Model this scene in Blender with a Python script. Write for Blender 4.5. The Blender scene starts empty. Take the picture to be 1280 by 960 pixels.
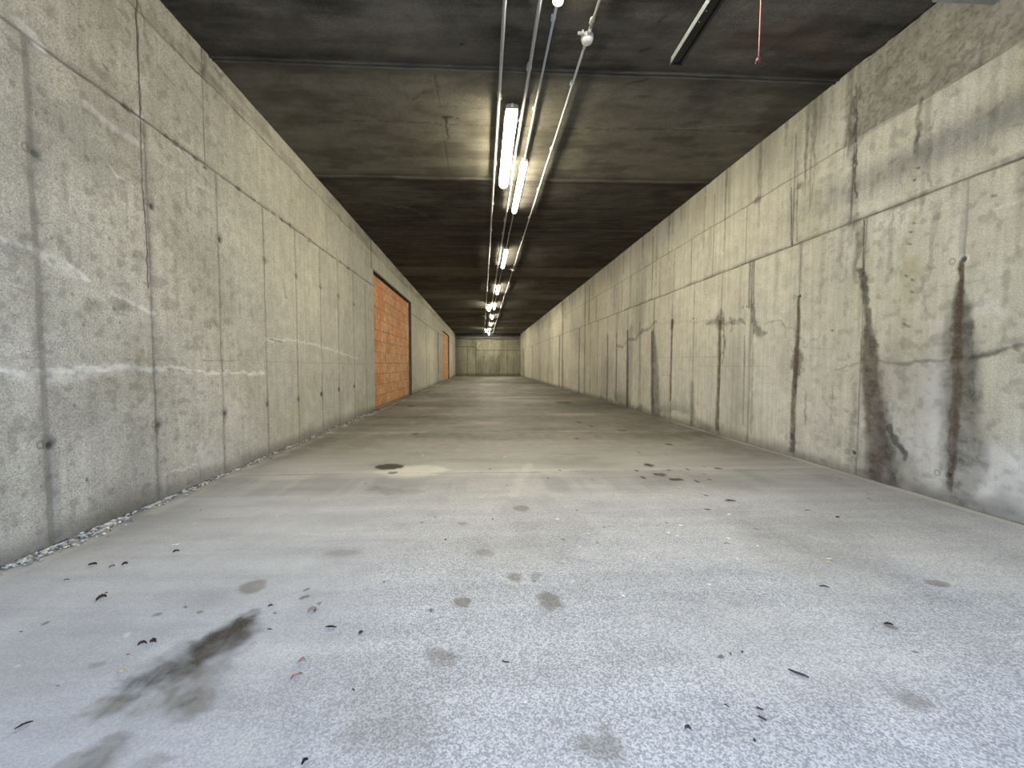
import bpy, bmesh, math, random
import numpy as np
from mathutils import Vector, Matrix

random.seed(7)
rng = np.random.default_rng(11)
SC = bpy.context.scene
COL = SC.collection

# ------------------------------------------------------------------ measured frame of the place (metres)
H = 0.95          # camera height
L = 2.27          # left wall at x = -L
R = 3.22          # right wall at x = R
CZ = 2.57         # ceiling above the camera
ZC = H + CZ       # ceiling height
YB = 34.0         # far wall
FOC = 500.0       # focal length in pixels of the 1280 px frame
PX, PY = 623.0, 480.0
YAW, PIT = math.atan(20 / FOC), math.atan(24 / FOC)
FW = np.array([math.sin(YAW) * math.cos(PIT), math.cos(YAW) * math.cos(PIT), -math.sin(PIT)])
RT = np.array([math.cos(YAW), -math.sin(YAW), 0.0])
UP = np.cross(RT, FW)
CAM = np.array([0, 0, H])


def ray(u, v): return FW + RT * ((u - PX) / FOC) - UP * ((v - PY) / FOC)
def on_floor(u, v):
    d = ray(u, v); p = CAM + d * (-H / d[2]); return float(p[0]), float(p[1])
def on_height(u, v, z):
    d = ray(u, v); p = CAM + d * ((z - H) / d[2]); return float(p[0]), float(p[1])
def on_left(u, v):
    d = ray(u, v); p = CAM + d * (-L / d[0]); return float(p[1]), float(p[2])
def on_right(u, v):
    d = ray(u, v); p = CAM + d * (R / d[0]); return float(p[1]), float(p[2])


# ------------------------------------------------------------------ numpy noise
_T = rng.random((256, 256))
def vnoise(x, y, s=0):
    x = np.asarray(x, float) + s * 17.3; y = np.asarray(y, float) + s * 5.7
    xi = np.floor(x).astype(int); yi = np.floor(y).astype(int)
    fx = x - xi; fy = y - yi
    fx = fx * fx * (3 - 2 * fx); fy = fy * fy * (3 - 2 * fy)
    a = _T[xi % 256, yi % 256]; b = _T[(xi + 1) % 256, yi % 256]
    c = _T[xi % 256, (yi + 1) % 256]; d = _T[(xi + 1) % 256, (yi + 1) % 256]
    return (a * (1 - fx) + b * fx) * (1 - fy) + (c * (1 - fx) + d * fx) * fy
def fbm(x, y, s=0, o=4):
    t = 0; a = 0.5; n = 0
    for k in range(o):
        t = t + a * vnoise(x * 2 ** k, y * 2 ** k, s + 3 * k); n += a; a *= 0.5
    return t / n
def sst(a, b, x):
    t = np.clip((x - a) / (b - a + 1e-12), 0, 1); return t * t * (3 - 2 * t)


class Paint:
    """Wear, stain and painted-light masks on a surface whose coordinates are A (along, first axis) and B (across, second axis)."""
    def __init__(s, A, B):
        s.A, s.B = A, B
        s.a, s.b = A[:, 0], B[0]
        s.m = np.zeros(A.shape + (4,)); s.d = np.zeros(A.shape)
    def win(s, a0, a1, b0, b1):
        i0, i1 = np.searchsorted(s.a, (a0, a1)); j0, j1 = np.searchsorted(s.b, (b0, b1))
        return (slice(i0, max(i1, i0)), slice(j0, max(j1, j0)))
    def add(s, ch, mask, w=None):
        if w is None: w = (slice(None), slice(None))
        v = s.m[w][..., ch]
        s.m[w + (ch,)] = 1 - (1 - v) * (1 - np.clip(mask, 0, 1))
    def vline(s, a0, b0, b1, hw, k, ch=0, depth=0.0, wob=0.0, seed=0, brk=0.0):
        w = s.win(a0 - 2 * hw - wob, a0 + 2 * hw + wob, b0 - .02, b1 + .02); A, B = s.A[w], s.B[w]
        if not A.size: return
        c = a0 + wob * (fbm(B * 3, B * 0 + 1, seed) - .5) * 2
        m = 1 - sst(hw * .45, hw * 1.5, np.abs(A - c))
        m = m * sst(b0 - .01, b0 + .01, B) * (1 - sst(b1 - .01, b1 + .01, B))
        if brk: m = m * (1 - brk * sst(.35, .6, fbm(B * 4, B * 0 + a0, seed + 2)))
        s.add(ch, m * k, w); s.d[w] -= m * depth
    def hline(s, b0, a0, a1, hw, k, ch=0, depth=0.0, wob=0.0, seed=0, brk=0.0, f=3):
        w = s.win(a0 - .02, a1 + .02, b0 - 2 * hw - wob, b0 + 2 * hw + wob); A, B = s.A[w], s.B[w]
        if not A.size: return
        c = b0 + wob * (fbm(A * f, A * 0 + 2, seed) - .5) * 2
        m = 1 - sst(hw * .45, hw * 1.5, np.abs(B - c))
        m = m * sst(a0 - .01, a0 + .01, A) * (1 - sst(a1 - .01, a1 + .01, A))
        if brk: m = m * (1 - brk * sst(.35, .6, fbm(A * 4, A * 0 + b0, seed + 2)))
        s.add(ch, m * k, w); s.d[w] -= m * depth
    def path(s, pts, hw, k, ch=0, depth=0.0, wob=0.0, seed=0, soft=1.0, brk=0.0):
        """pts in surface coordinates; hw a number or one per point"""
        n = len(pts); hws = [hw] * n if np.isscalar(hw) else list(hw)
        g = 2 * max(hws) + wob
        w = s.win(min(q[0] for q in pts) - g, max(q[0] for q in pts) + g, min(q[1] for q in pts) - g, max(q[1] for q in pts) + g)
        A0, B0 = s.A[w], s.B[w]
        if not A0.size: return
        A, B = A0, B0
        if wob:
            A = A0 + wob * (fbm(A0 * 9, B0 * 9, seed) - .5) * 2
            B = B0 + wob * (fbm(A0 * 9, B0 * 9, seed + 9) - .5) * 2
            A = A + wob * 1.1 * (fbm(A0 * 34, B0 * 22, seed + 21, 3) - .5)
            B = B + wob * 1.1 * (fbm(A0 * 34, B0 * 22, seed + 27, 3) - .5)
        best = np.zeros(A.shape)
        for i in range(n - 1):
            (a0, b0), (a1, b1) = pts[i], pts[i + 1]
            da, db = a1 - a0, b1 - b0; q = da * da + db * db + 1e-12
            t = np.clip(((A - a0) * da + (B - b0) * db) / q, 0, 1)
            dist = np.hypot(A - a0 - t * da, B - b0 - t * db)
            ww = hws[i] + (hws[i + 1] - hws[i]) * t
            best = np.maximum(best, 1 - sst(ww * (1 - .55 * soft), ww * (1 + .5 * soft), dist))
        if brk: best = best * (1 - brk * sst(.38, .58, fbm(A0 * 16, B0 * 16, seed + 4, 5))) * (1 - .5 * brk * sst(.45, .6, fbm(A0 * 12, B0 * 60, seed + 8, 3)))
        s.add(ch, best * k, w); s.d[w] -= best * depth
    def blob(s, a, b, ra, rb, k, ch=0, rot=0.0, rough=.5, seed=0, f=1.0, soft=.35, depth=0.0):
        g = 2 * max(ra, rb); w = s.win(a - g, a + g, b - g, b + g); A, B = s.A[w], s.B[w]
        if not A.size: return
        c, n = math.cos(rot), math.sin(rot)
        x = ((A - a) * c + (B - b) * n) / ra; y = (-(A - a) * n + (B - b) * c) / rb
        q = f / max(min(ra, rb), .004) * .7
        r = np.hypot(x, y) + rough * (fbm(A * q, B * q, seed) - .5) * 2
        m = 1 - sst(1 - soft, 1 + soft, r)
        s.add(ch, m * k, w); s.d[w] -= m * depth
    def ring(s, a, b, ra, rb, k, ch=0):
        g = 1.6 * max(ra, rb); w = s.win(a - g, a + g, b - g, b + g)
        if not s.A[w].size: return
        r = np.hypot((s.A[w] - a) / ra, (s.B[w] - b) / rb)
        s.add(ch, k * (1 - sst(.15, .4, np.abs(r - 1))), w)


# ------------------------------------------------------------------ materials
def mat(name):
    m = bpy.data.materials.new(name); m.use_nodes = True
    nt = m.node_tree; b = nt.nodes['Principled BSDF']
    return m, nt, b
def N(nt, t, **kw):
    n = nt.nodes.new(t)
    for k, v in kw.items(): setattr(n, k, v)
    return n
def lk(nt, a, b): nt.links.new(a, b)
def sock(nt, v, inp):
    if hasattr(v, 'links'): lk(nt, v, inp)
    else: inp.default_value = v
def mixc(nt, fac, a, b, blend='MIX'):
    n = N(nt, 'ShaderNodeMix', data_type='RGBA', blend_type=blend)
    sock(nt, fac, n.inputs[0]); 
    for v, i in ((a, 6), (b, 7)):
        if isinstance(v, tuple) and len(v) == 3: v = v + (1,)
        sock(nt, v, n.inputs[i])
    return n.outputs[2]
def math_(nt, op, a, b=0.0, clamp=False):
    n = N(nt, 'ShaderNodeMath', operation=op, use_clamp=clamp)
    sock(nt, a, n.inputs[0]); sock(nt, b, n.inputs[1]); return n.outputs[0]
def mr(nt, v, a, b, c, d):
    n = N(nt, 'ShaderNodeMapRange'); n.interpolation_type = 'SMOOTHSTEP'
    sock(nt, v, n.inputs[0])
    for i, x in zip((1, 2, 3, 4), (a, b, c, d)): n.inputs[i].default_value = x
    return n.outputs[0]
def coords(nt, scale=(1, 1, 1)):
    tc = N(nt, 'ShaderNodeTexCoord'); mp = N(nt, 'ShaderNodeMapping')
    mp.inputs['Scale'].default_value = scale
    lk(nt, tc.outputs['Object'], mp.inputs[0]); return mp.outputs[0]
def noise(nt, vec, scale, detail=4, rough=.55, dist=0.0):
    n = N(nt, 'ShaderNodeTexNoise'); lk(nt, vec, n.inputs['Vector'])
    n.inputs['Scale'].default_value = scale; n.inputs['Detail'].default_value = detail
    n.inputs['Roughness'].default_value = rough; n.inputs['Distortion'].default_value = dist
    return n.outputs['Fac']

def concrete(name, dark, light, stain_cols, streak=0.25, grain=.35, pin=.5, mott_scale=1.3, rough=.9, spec=.25,
             bump=.3, streak_scale=(1, 9, .35), grain_scale=70, blotch=.5, speck=0.0):
    m, nt, b = mat(name)
    v = coords(nt)
    big = noise(nt, v, mott_scale, 5, .6, .4)
    mid = noise(nt, v, mott_scale * 6, 4, .6)
    fine = noise(nt, v, grain_scale, 3, .6)
    st = noise(nt, coords(nt, streak_scale), 2.2, 4, .6)
    f = mr(nt, big, .5 - blotch * .5, .5 + blotch * .5, 0, 1)
    f2 = mr(nt, mid, .3, .7, 0, 1)
    fm = math_(nt, 'ADD', math_(nt, 'MULTIPLY', f, .55), math_(nt, 'MULTIPLY', f2, .45))
    c = mixc(nt, fm, dark, light)
    g = mr(nt, fine, .32, .68, 1 - grain, 1 + grain * .55)
    c = mixc(nt, 1.0, c, N_comb(nt, g), 'MULTIPLY')
    s = mr(nt, st, .35, .65, 1 - streak, 1 + streak * .3)
    c = mixc(nt, 1.0, c, N_comb(nt, s), 'MULTIPLY')
    if pin:
        vo = N(nt, 'ShaderNodeTexVoronoi'); lk(nt, v, vo.inputs['Vector']); vo.inputs['Scale'].default_value = 38
        pm = mr(nt, vo.outputs['Distance'], .07, .17, pin, 0.0)
        rs = N(nt, 'ShaderNodeSeparateColor'); lk(nt, vo.outputs['Color'], rs.inputs[0])
        pm = math_(nt, 'MULTIPLY', pm, mr(nt, rs.outputs[0], .62, .72, 0, 1))
        c = mixc(nt, pm, c, (.045, .04, .033))
    if speck:
        vo = N(nt, 'ShaderNodeTexVoronoi'); lk(nt, v, vo.inputs['Vector']); vo.inputs['Scale'].default_value = 210
        rs = N(nt, 'ShaderNodeSeparateColor'); lk(nt, vo.outputs['Color'], rs.inputs[0])
        vg = mr(nt, rs.outputs[0], .05, .95, 1 - speck, 1 + speck * .75)
        sx = N(nt, 'ShaderNodeSeparateXYZ'); lk(nt, v, sx.inputs[0])
        wornx = math_(nt, 'MULTIPLY', mr(nt, math_(nt, 'ADD', sx.outputs[0], math_(nt, 'MULTIPLY', f, .5)), -.75, .15, .12, 1.0), mr(nt, sx.outputs[1], 1.2, 4.0, 1.0, .25))
        c = mixc(nt, wornx, c, mixc(nt, 1.0, c, N_comb(nt, vg), 'MULTIPLY'))
    at = N(nt, 'ShaderNodeAttribute', attribute_name='stain')
    sp = N(nt, 'ShaderNodeSeparateColor'); lk(nt, at.outputs['Color'], sp.inputs[0])
    outs = [sp.outputs[0], sp.outputs[1], sp.outputs[2], at.outputs['Alpha']]
    brk = math_(nt, 'MULTIPLY', mr(nt, mid, .25, .6, .74, 1.0), mr(nt, fine, .25, .55, .70, 1.0))
    for i in (3, 2, 0, 1):
        k = math_(nt, 'MULTIPLY', outs[i], brk)
        c = mixc(nt, k, c, stain_cols[i])
    lk(nt, c, b.inputs['Base Color'])
    b.inputs['Roughness'].default_value = rough
    b.inputs['Specular IOR Level'].default_value = spec
    bm = N(nt, 'ShaderNodeBump'); bm.inputs['Strength'].default_value = bump; bm.inputs['Distance'].default_value = .01
    hsum = math_(nt, 'ADD', math_(nt, 'MULTIPLY', fine, .5), mid)
    lk(nt, hsum, bm.inputs['Height']); lk(nt, bm.outputs[0], b.inputs['Normal'])
    return m, nt, b, c, outs
def N_comb(nt, v):
    n = N(nt, 'ShaderNodeCombineColor')
    for i in range(3): lk(nt, v, n.inputs[i])
    return n.outputs[0]

def plain(name, col, rough=.5, metal=0.0, var=.12, scale=30, spec=.5, bump=0.0):
    m, nt, b = mat(name)
    n = noise(nt, coords(nt), scale, 4, .6)
    s = mr(nt, n, .3, .7, 1 - var, 1 + var)
    lk(nt, mixc(nt, 1.0, tuple(col) + (1,), N_comb(nt, s), 'MULTIPLY'), b.inputs['Base Color'])
    b.inputs['Roughness'].default_value = rough; b.inputs['Metallic'].default_value = metal
    b.inputs['Specular IOR Level'].default_value = spec
    if bump:
        bm = N(nt, 'ShaderNodeBump'); bm.inputs['Strength'].default_value = bump; bm.inputs['Distance'].default_value = .003
        lk(nt, n, bm.inputs['Height']); lk(nt, bm.outputs[0], b.inputs['Normal'])
    return m
def glow(name, col, strength):
    m, nt, b = mat(name)
    b.inputs['Base Color'].default_value = tuple(col) + (1,)
    b.inputs['Emission Color'].default_value = tuple(col) + (1,)
    b.inputs['Emission Strength'].default_value = strength
    b.inputs['Roughness'].default_value = .4
    return m

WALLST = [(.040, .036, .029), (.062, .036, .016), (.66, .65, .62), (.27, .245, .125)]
M_LEFT = concrete('cast_concrete_left', (.315, .30, .252), (.455, .437, .372), WALLST, streak=.09, grain=.30, pin=.75, grain_scale=120, bump=.16)[0]
M_RIGHT = concrete('cast_concrete_right', (.40, .381, .312), (.57, .549, .467), WALLST, streak=.11, grain=.22, pin=.5, grain_scale=110, bump=.16)[0]
M_BACK = concrete('cast_concrete_back', (.30, .285, .21), (.46, .44, .34), WALLST, streak=.25, grain=.25, pin=.5, streak_scale=(9, 1, .35))[0]
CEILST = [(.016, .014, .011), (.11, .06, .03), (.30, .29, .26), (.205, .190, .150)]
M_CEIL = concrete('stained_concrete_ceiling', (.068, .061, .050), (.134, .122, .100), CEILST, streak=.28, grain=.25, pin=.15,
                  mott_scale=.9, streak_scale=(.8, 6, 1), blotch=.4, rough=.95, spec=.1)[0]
FLST = [(.020, .017, .013), (.034, .024, .014), (.58, .55, .46), (.130, .112, .078)]
M_FLOOR = concrete('worn_concrete_floor', (.38, .375, .36), (.47, .465, .445), FLST, streak=.10, grain=.16, pin=.10, mott_scale=1.1,
                   streak_scale=(.35, 3.2, 1), rough=.66, spec=.22, bump=.12, grain_scale=190, speck=.34)[0]

M_PIPE = plain('grey_conduit_plastic', (.42, .43, .42), .38, 0, .06)
M_CLIP = plain('light_grey_clip_plastic', (.50, .50, .47), .5, 0, .05)
M_HOUSE = plain('grey_lamp_housing', (.33, .33, .31), .5, 0, .05)
M_WHITE = plain('white_detector_plastic', (.72, .72, .69), .35, 0, .04)
M_BLACK = plain('black_coated_steel', (.012, .012, .013), .45, .2, .2)
M_STEEL = plain('galvanised_steel', (.42, .45, .46), .4, .75, .12, 14)
M_CORD = plain('red_and_white_cord', (.62, .25, .20), .6, 0, .25, 300)
M_RED = plain('dark_red_handle', (.09, .012, .016), .45, 0, .1)
M_DIFF = glow('lit_diffuser', (1.0, .92, .73), 88.0)
M_DIFF_EM = glow('lit_diffuser_emergency', (1.0, .91, .68), 62.0)
M_DIFF_END = glow('lamp_cover_end', (1.0, .90, .62), 1.6)
M_GRAVEL = plain('crumbled_concrete', (.36, .345, .30), .9, 0, .75, 28)
M_LEAFBROWN = plain('dry_brown_leaf', (.085, .05, .038), .8, 0, .4, 60, bump=.5)
M_LEAFDARK = plain('dark_wet_leaf', (.03, .024, .022), .6, 0, .4, 60, bump=.5)
M_LEAFTAN = plain('tan_leaf', (.50, .37, .30), .8, 0, .3, 60, bump=.5)
M_LEAFCREAM = plain('cream_leaf', (.72, .62, .42), .8, 0, .2, 60, bump=.5)
M_PAPER = plain('white_paper_scrap', (.85, .85, .82), .8, 0, .06, 40)
M_TWIG = plain('dark_twig_bark', (.045, .033, .028), .85, 0, .4, 90, bump=.5)
M_STONE = plain('black_pebble', (.012, .012, .014), .6, 0, .3, 80)
M_GREYBIT = plain('grey_grit', (.15, .15, .16), .9, 0, .3, 80)

# brick infill material: reads a mask of the mortar and a hue per block
def brick_mat():
    m, nt, b = mat('orange_hollow_clay_block')
    v = coords(nt)
    at = N(nt, 'ShaderNodeAttribute', attribute_name='stain')
    sp = N(nt, 'ShaderNodeSeparateColor'); lk(nt, at.outputs['Color'], sp.inputs[0])
    n = noise(nt, v, 9, 4, .6); n2 = noise(nt, coords(nt, (1, 12, 1.2)), 3, 3, .6)
    c = mixc(nt, sp.outputs[1], (.45, .215, .092), (.57, .335, .172))
    c = mixc(nt, 1.0, c, N_comb(nt, mr(nt, n, .3, .7, .75, 1.2)), 'MULTIPLY')
    c = mixc(nt, 1.0, c, N_comb(nt, mr(nt, n2, .3, .7, .82, 1.12)), 'MULTIPLY')
    c = mixc(nt, sp.outputs[0], c, (.22, .105, .05))
    c = mixc(nt, sp.outputs[2], c, (.46, .135, .045))
    lk(nt, c, b.inputs['Base Color']); b.inputs['Roughness'].default_value = .9
    return m
M_BRICK = brick_mat()

# ------------------------------------------------------------------ mesh helpers
def tag(o, label=None, cat=None, group=None, kind=None):
    if label: o['label'] = label
    if cat: o['category'] = cat
    if group: o['group'] = group
    if kind: o['kind'] = kind
    return o
def link(name, me, material, parent=None):
    if material and not me.materials: me.materials.append(material)
    o = bpy.data.objects.new(name, me); COL.objects.link(o)
    if parent: o.parent = parent
    return o
def empty(name, loc=(0, 0, 0)):
    o = bpy.data.objects.new(name, None); o.empty_display_size = .05; o.location = loc
    COL.objects.link(o); return o
def from_bm(name, bm, material, parent=None, smooth=False):
    bmesh.ops.recalc_face_normals(bm, faces=bm.faces)
    me = bpy.data.meshes.new(name); bm.to_mesh(me); bm.free()
    if smooth: me.polygons.foreach_set('use_smooth', [True] * len(me.polygons))
    return link(name, me, material, parent)
def copy_tree(o, parent=None):
    c = o.copy(); COL.objects.link(c)
    if parent: c.parent = parent
    for ch in list(o.children): copy_tree(ch, c)
    return c
def box(bm, x0, x1, y0, y1, z0, z1, bev=0.0):
    vs = [bm.verts.new((x, y, z)) for x in (x0, x1) for y in (y0, y1) for z in (z0, z1)]
    fs = [(0, 1, 3, 2), (4, 6, 7, 5), (0, 4, 5, 1), (2, 3, 7, 6), (0, 2, 6, 4), (1, 5, 7, 3)]
    faces = [bm.faces.new([vs[i] for i in f]) for f in fs]
    if bev:
        es = list({e for f in faces for e in f.edges})
        bmesh.ops.bevel(bm, geom=es, offset=bev, segments=2, affect='EDGES', profile=.5)
def tube(bm, pts, r, seg=10, caps=True):
    pts = [Vector(p) for p in pts]; rings = []
    for i, p in enumerate(pts):
        t = (pts[min(i + 1, len(pts) - 1)] - pts[max(i - 1, 0)]).normalized()
        a = t.orthogonal().normalized() if abs(t.z) > .9 else t.cross(Vector((0, 0, 1))).normalized()
        b = t.cross(a)
        rr = r[i] if isinstance(r, (list, tuple)) else r
        rings.append([bm.verts.new(p + a * math.cos(2 * math.pi * k / seg) * rr + b * math.sin(2 * math.pi * k / seg) * rr) for k in range(seg)])
    for q, w in zip(rings, rings[1:]):
        for k in range(seg): bm.faces.new((q[k], q[(k + 1) % seg], w[(k + 1) % seg], w[k]))
    if caps: bm.faces.new(rings[0]); bm.faces.new(rings[-1][::-1])
def extrude_profile(bm, prof, y0, y1, cap=True):
    a = [bm.verts.new((x, y0, z)) for x, z in prof]; b = [bm.verts.new((x, y1, z)) for x, z in prof]
    n = len(prof)
    for k in range(n): bm.faces.new((a[k], a[(k + 1) % n], b[(k + 1) % n], b[k]))
    if cap: bm.faces.new(a[::-1]); bm.faces.new(b)
def lathe(bm, prof, cx, cy, seg=24):
    rings = []
    for r, z in prof:
        rings.append([bm.verts.new((cx + r * math.cos(2 * math.pi * k / seg), cy + r * math.sin(2 * math.pi * k / seg), z)) for k in range(seg)] if r > 1e-5 else [bm.verts.new((cx, cy, z))])
    for a, b in zip(rings, rings[1:]):
        for k in range(seg):
            k2 = (k + 1) % seg
            if len(a) == 1 and len(b) == 1: continue
            if len(a) == 1: bm.faces.new((a[0], b[k2], b[k]))
            elif len(b) == 1: bm.faces.new((a[k], a[k2], b[0]))
            else: bm.faces.new((a[k], a[k2], b[k2], b[k]))

def grid_obj(name, P, attr, material, keep=None, flip=False, extra=None, parent=None):
    """P (n,m,3) points; keep (n-1,m-1) which faces stand; extra (verts, quads) added to the same mesh"""
    n, m = P.shape[:2]
    idx = np.arange(n * m).reshape(n, m)
    q = np.stack([idx[:-1, :-1], idx[1:, :-1], idx[1:, 1:], idx[:-1, 1:]], -1)
    q = q[keep] if keep is not None else q.reshape(-1, 4)
    if flip: q = q[:, ::-1]
    V = P.reshape(-1, 3); Cc = attr.reshape(-1, 4)
    ns = len(q)
    if extra is not None:
        ev, eq = np.array(extra[0], float), np.array(extra[1], int)
        q = np.vstack([q, eq + len(V)]); V = np.vstack([V, ev]); Cc = np.vstack([Cc, np.tile(np.array(extra[2] if len(extra) > 2 else (0, 0, 0, 0), float), (len(ev), 1))])
    me = bpy.data.meshes.new(name)
    me.vertices.add(len(V)); me.vertices.foreach_set('co', V.astype(np.float32).ravel())
    me.loops.add(len(q) * 4); me.loops.foreach_set('vertex_index', q.astype(np.int32).ravel())
    me.polygons.add(len(q)); me.polygons.foreach_set('loop_start', np.arange(0, len(q) * 4, 4, dtype=np.int32))
    sm = np.ones(len(q), bool); sm[ns:] = False
    me.polygons.foreach_set('use_smooth', sm)
    me.update(calc_edges=True); me.validate()
    ca = me.color_attributes.new('stain', 'FLOAT_COLOR', 'POINT')
    ca.data.foreach_set('color', Cc.astype(np.float32).ravel())
    return link(name, me, material, parent)
def axis_from(scale, d0, d1, step, lo, hi, extra=()):
    """distances along the corridor sampled finely close by and coarsely far off"""
    a = scale * FOC / np.arange(d0, d1, step)
    a = np.concatenate([a, np.linspace(a.min(), lo, 110), [hi], np.asarray(list(extra), float)])
    a = a[(a >= lo - 1e-6) & (a <= hi + 1e-6)]
    a = np.unique(np.round(a, 4)); return a
def fine(vals, w=(.004, .010, .018)):
    out = []
    for v in vals:
        out.append(v)
        for k in w: out += [v - k, v + k]
    return out
def slab_extra(x0, x1, y0, y1, z0, z1, skip):
    """outer faces of a thick wall or slab; skip is the side that the surface grid closes"""
    v = [(x, y, z) for x in (x0, x1) for y in (y0, y1) for z in (z0, z1)]
    fs = {'x0': (0, 1, 3, 2), 'x1': (4, 6, 7, 5), 'y0': (0, 4, 5, 1), 'y1': (2, 3, 7, 6), 'z0': (0, 2, 6, 4), 'z1': (1, 5, 7, 3)}
    return v, [f for k, f in fs.items() if k != skip]

Y0 = -.6     # the entrance side
# ------------------------------------------------------------------ LEFT WALL with two openings
ZJ2, ZJ1 = H + 1.64, H + 2.34
OPEN = [(on_left(468, 440)[0], on_left(514.5, 440)[0]), (on_left(553.5, 440)[0], on_left(561.5, 440)[0])]
ZO = 2.93
LJ = [on_left(u, 400)[0] for u in (50, 190, 275.5, 332, 371, 401, 423, 442, 457)]
LJ2 = list(np.arange(OPEN[0][1] + .55, OPEN[1][0], .72)) + list(np.arange(OPEN[1][1] + .5, YB, .72))
LU = [on_left(173, 80)[0], on_left(254, 130)[0], on_left(408, 270)[0], on_left(464, 320)[0]]
ops = [v for o in OPEN for v in o]
ya = axis_from(L, 33, 640, 1.45, Y0, YB, fine(LJ + LU, (.004, .009, .016)) + fine(ops, (.0005, .012)))
za = np.unique(np.round(np.concatenate([np.linspace(0, ZC, 380), fine([ZJ2, ZJ1], (.003, .007, .014)), [ZO, ZO + .004]]), 4))
YY, ZZ = np.meshgrid(ya, za, indexing='ij')
p = Paint(YY, ZZ)
LJs = LJ[0]
for i, y in enumerate(LJ):
    hw = .017 if i == 0 else (.0085 if i == 1 else .007)
    p.vline(y, 0, ZJ2, hw, (.50, .50, .46, .62, .58, .55, .55, .5, .5)[i], 0, .003, .006, 10 + i, .3)
    p.vline(y, 0, ZJ2, hw * 3.5, .22, 0, 0, .01, 30 + i, .5)
for i, y in enumerate(LJ2): p.vline(y, 0, ZJ2, .02, .75, 0, .003, .004, 60 + i, .3)
p.hline(ZJ2, Y0, OPEN[0][0], .008, .75, 0, .006, .007, 3, .25)
p.hline(ZJ2 + .012, Y0, OPEN[0][0], .02, .35, 0, 0, .015, 5, .7)
p.hline(ZJ2, OPEN[0][1], YB, .014, .7, 0, .005, .004, 4, .2)
p.hline(ZJ1, Y0, YB, .008, .7, 0, .004, .02, 6, .45)
p.hline(ZJ1 + .03, Y0, YB, .05, .30, 0, 0, .05, 7, .8)
p.vline(LU[0], ZJ2, ZJ1, .005, .85, 0, .004, .012, 20)
p.vline(LU[1], ZJ2, ZC, .006, .6, 0, .003, .004, 21)
p.vline(LU[2], ZJ2, ZJ1, .008, .55, 0, .003, .004, 22)
p.vline(LU[3], ZO, ZC, .022, .8, 0, .01, .004, 23)
p.hline(ZO + .02, OPEN[0][0] - .2, OPEN[0][1], .014, .5, 0, .004)
for k in range(7):
    yy = OPEN[0][0] + .3 + k * .6; p.vline(yy, ZO + .1, ZC, .012, .45, 0, .002, .01, 200 + k, .3)
lp = lambda pts: [on_left(u, v) for u, v in pts]
p.path(lp([(171, 0), (173, 60), (176, 150), (177, 200), (183, 300), (185, 360)]), .0045, .9, 0, .004, .012, 40)
p.path(lp([(171, 0), (180, 25), (181, 48)]), .012, .6, 0, 0, .02, 41, 1, .4)
p.path(lp([(215, 55), (245, 92), (254, 88), (252, 60)]), .008, .55, 0, 0, .02, 42, 1, .4)
p.path(lp([(254, 60), (255, 96)]), .016, .6, 0, 0, .03, 43, 1, .3)
p.path(lp([(270, 85), (276, 96), (281, 92)]), .012, .5, 0, 0, .02, 44)
p.path(lp([(200, 150), (240, 205), (266, 236)]), .004, .55, 0, 0, .004, 45)
p.path(lp([(206, 95), (220, 109)]), .006, .5, 0, 0, .01, 46); p.path(lp([(129, 80), (135, 86)]), .007, .5, 0, 0, .01, 47)
p.path(lp([(158, 240), (159, 288)]), .007, .3, 0, 0, .006, 48)
p.path(lp([(354, 352), (357, 372)]), .02, .45, 0, 0, .03, 49, 1, .4)
p.path(lp([(402, 485), (404, 500)]), .02, .45, 0, 0, .03, 50, 1, .3)
# tie holes: a plugged ring and an open hole by each joint
for u, v in ((45, 193), (63, 557), (190, 258), (199, 532), (275.5, 300), (281.5, 517), (331, 326), (334.5, 506), (371, 346), (373.5, 499), (401, 360), (402, 493), (423.5, 371), (424, 487), (442.5, 381), (443, 483)):
    a, b = on_left(u, v)
    p.blob(a, b, .013 + .002 * a, .015 + .002 * a, .97, 0, 0, .25, int(u), 1, .35, .012)
    p.blob(a - .005, b + .01, .035, .05, .35, 0, 0, .5, int(u) + 1)
    p.ring(a - .045, b + .012, .016, .019, .55)
for u, v, s in ((109, 600, .9), (46, 142, .5), (137, 298, .6), (150, 403, .7), (65, 298, .5), (90, 368, .5), (155, 320, .5), (143, 386, .6), (105, 406, .5), (94, 507, .6), (210, 295, .4), (178, 535, .5), (125, 157, .4), (270, 405, .6), (273, 482, .6), (168, 320, .5)):
    a, b = on_left(u, v); p.blob(a, b, .009, .011, s, 0, 0, .5, int(u * v) % 97, 1, .4, .004)
for u, v in ((150, 380), (158, 386), (172, 318), (262, 404), (284, 402), (118, 380)):
    a, b = on_left(u, v); p.blob(a, b, .06, .035, .35, 0, .3, .9, int(u), 2, .5)
# pale lime lines and scrapes
p.path(lp([(-40, 470), (40, 464), (110, 463), (160, 459), (210, 460), (260, 466), (330, 465)]), .016, .75, 2, 0, .03, 51, 1, .4)
p.path(lp([(-40, 466), (40, 470), (110, 468), (180, 462)]), .03, .4, 2, 0, .05, 52, 1, .5)
p.path(lp([(205, 461), (250, 466), (300, 464)]), .003, .6, 0, 0, .01, 53, 1, .3)
p.path(lp([(-20, 447), (120, 450), (295, 451)]), .003, .45, 0, 0, .004, 54, 1, .5)
p.path(lp([(332, 425), (372, 425), (410, 436), (448, 448)]), .012, .55, 2, 0, .03, 55, 1, .35)
p.path(lp([(335, 424), (352, 426)]), .006, .7, 0, 0, .02, 56)
p.path(lp([(330, 452), (460, 455)]), .004, .3, 0, 0, .004, 57)
p.path(lp([(-20, 294), (20, 303), (52, 315), (72, 325), (112, 350)]), .012, .7, 2, 0, .03, 58, 1, .5)
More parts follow.
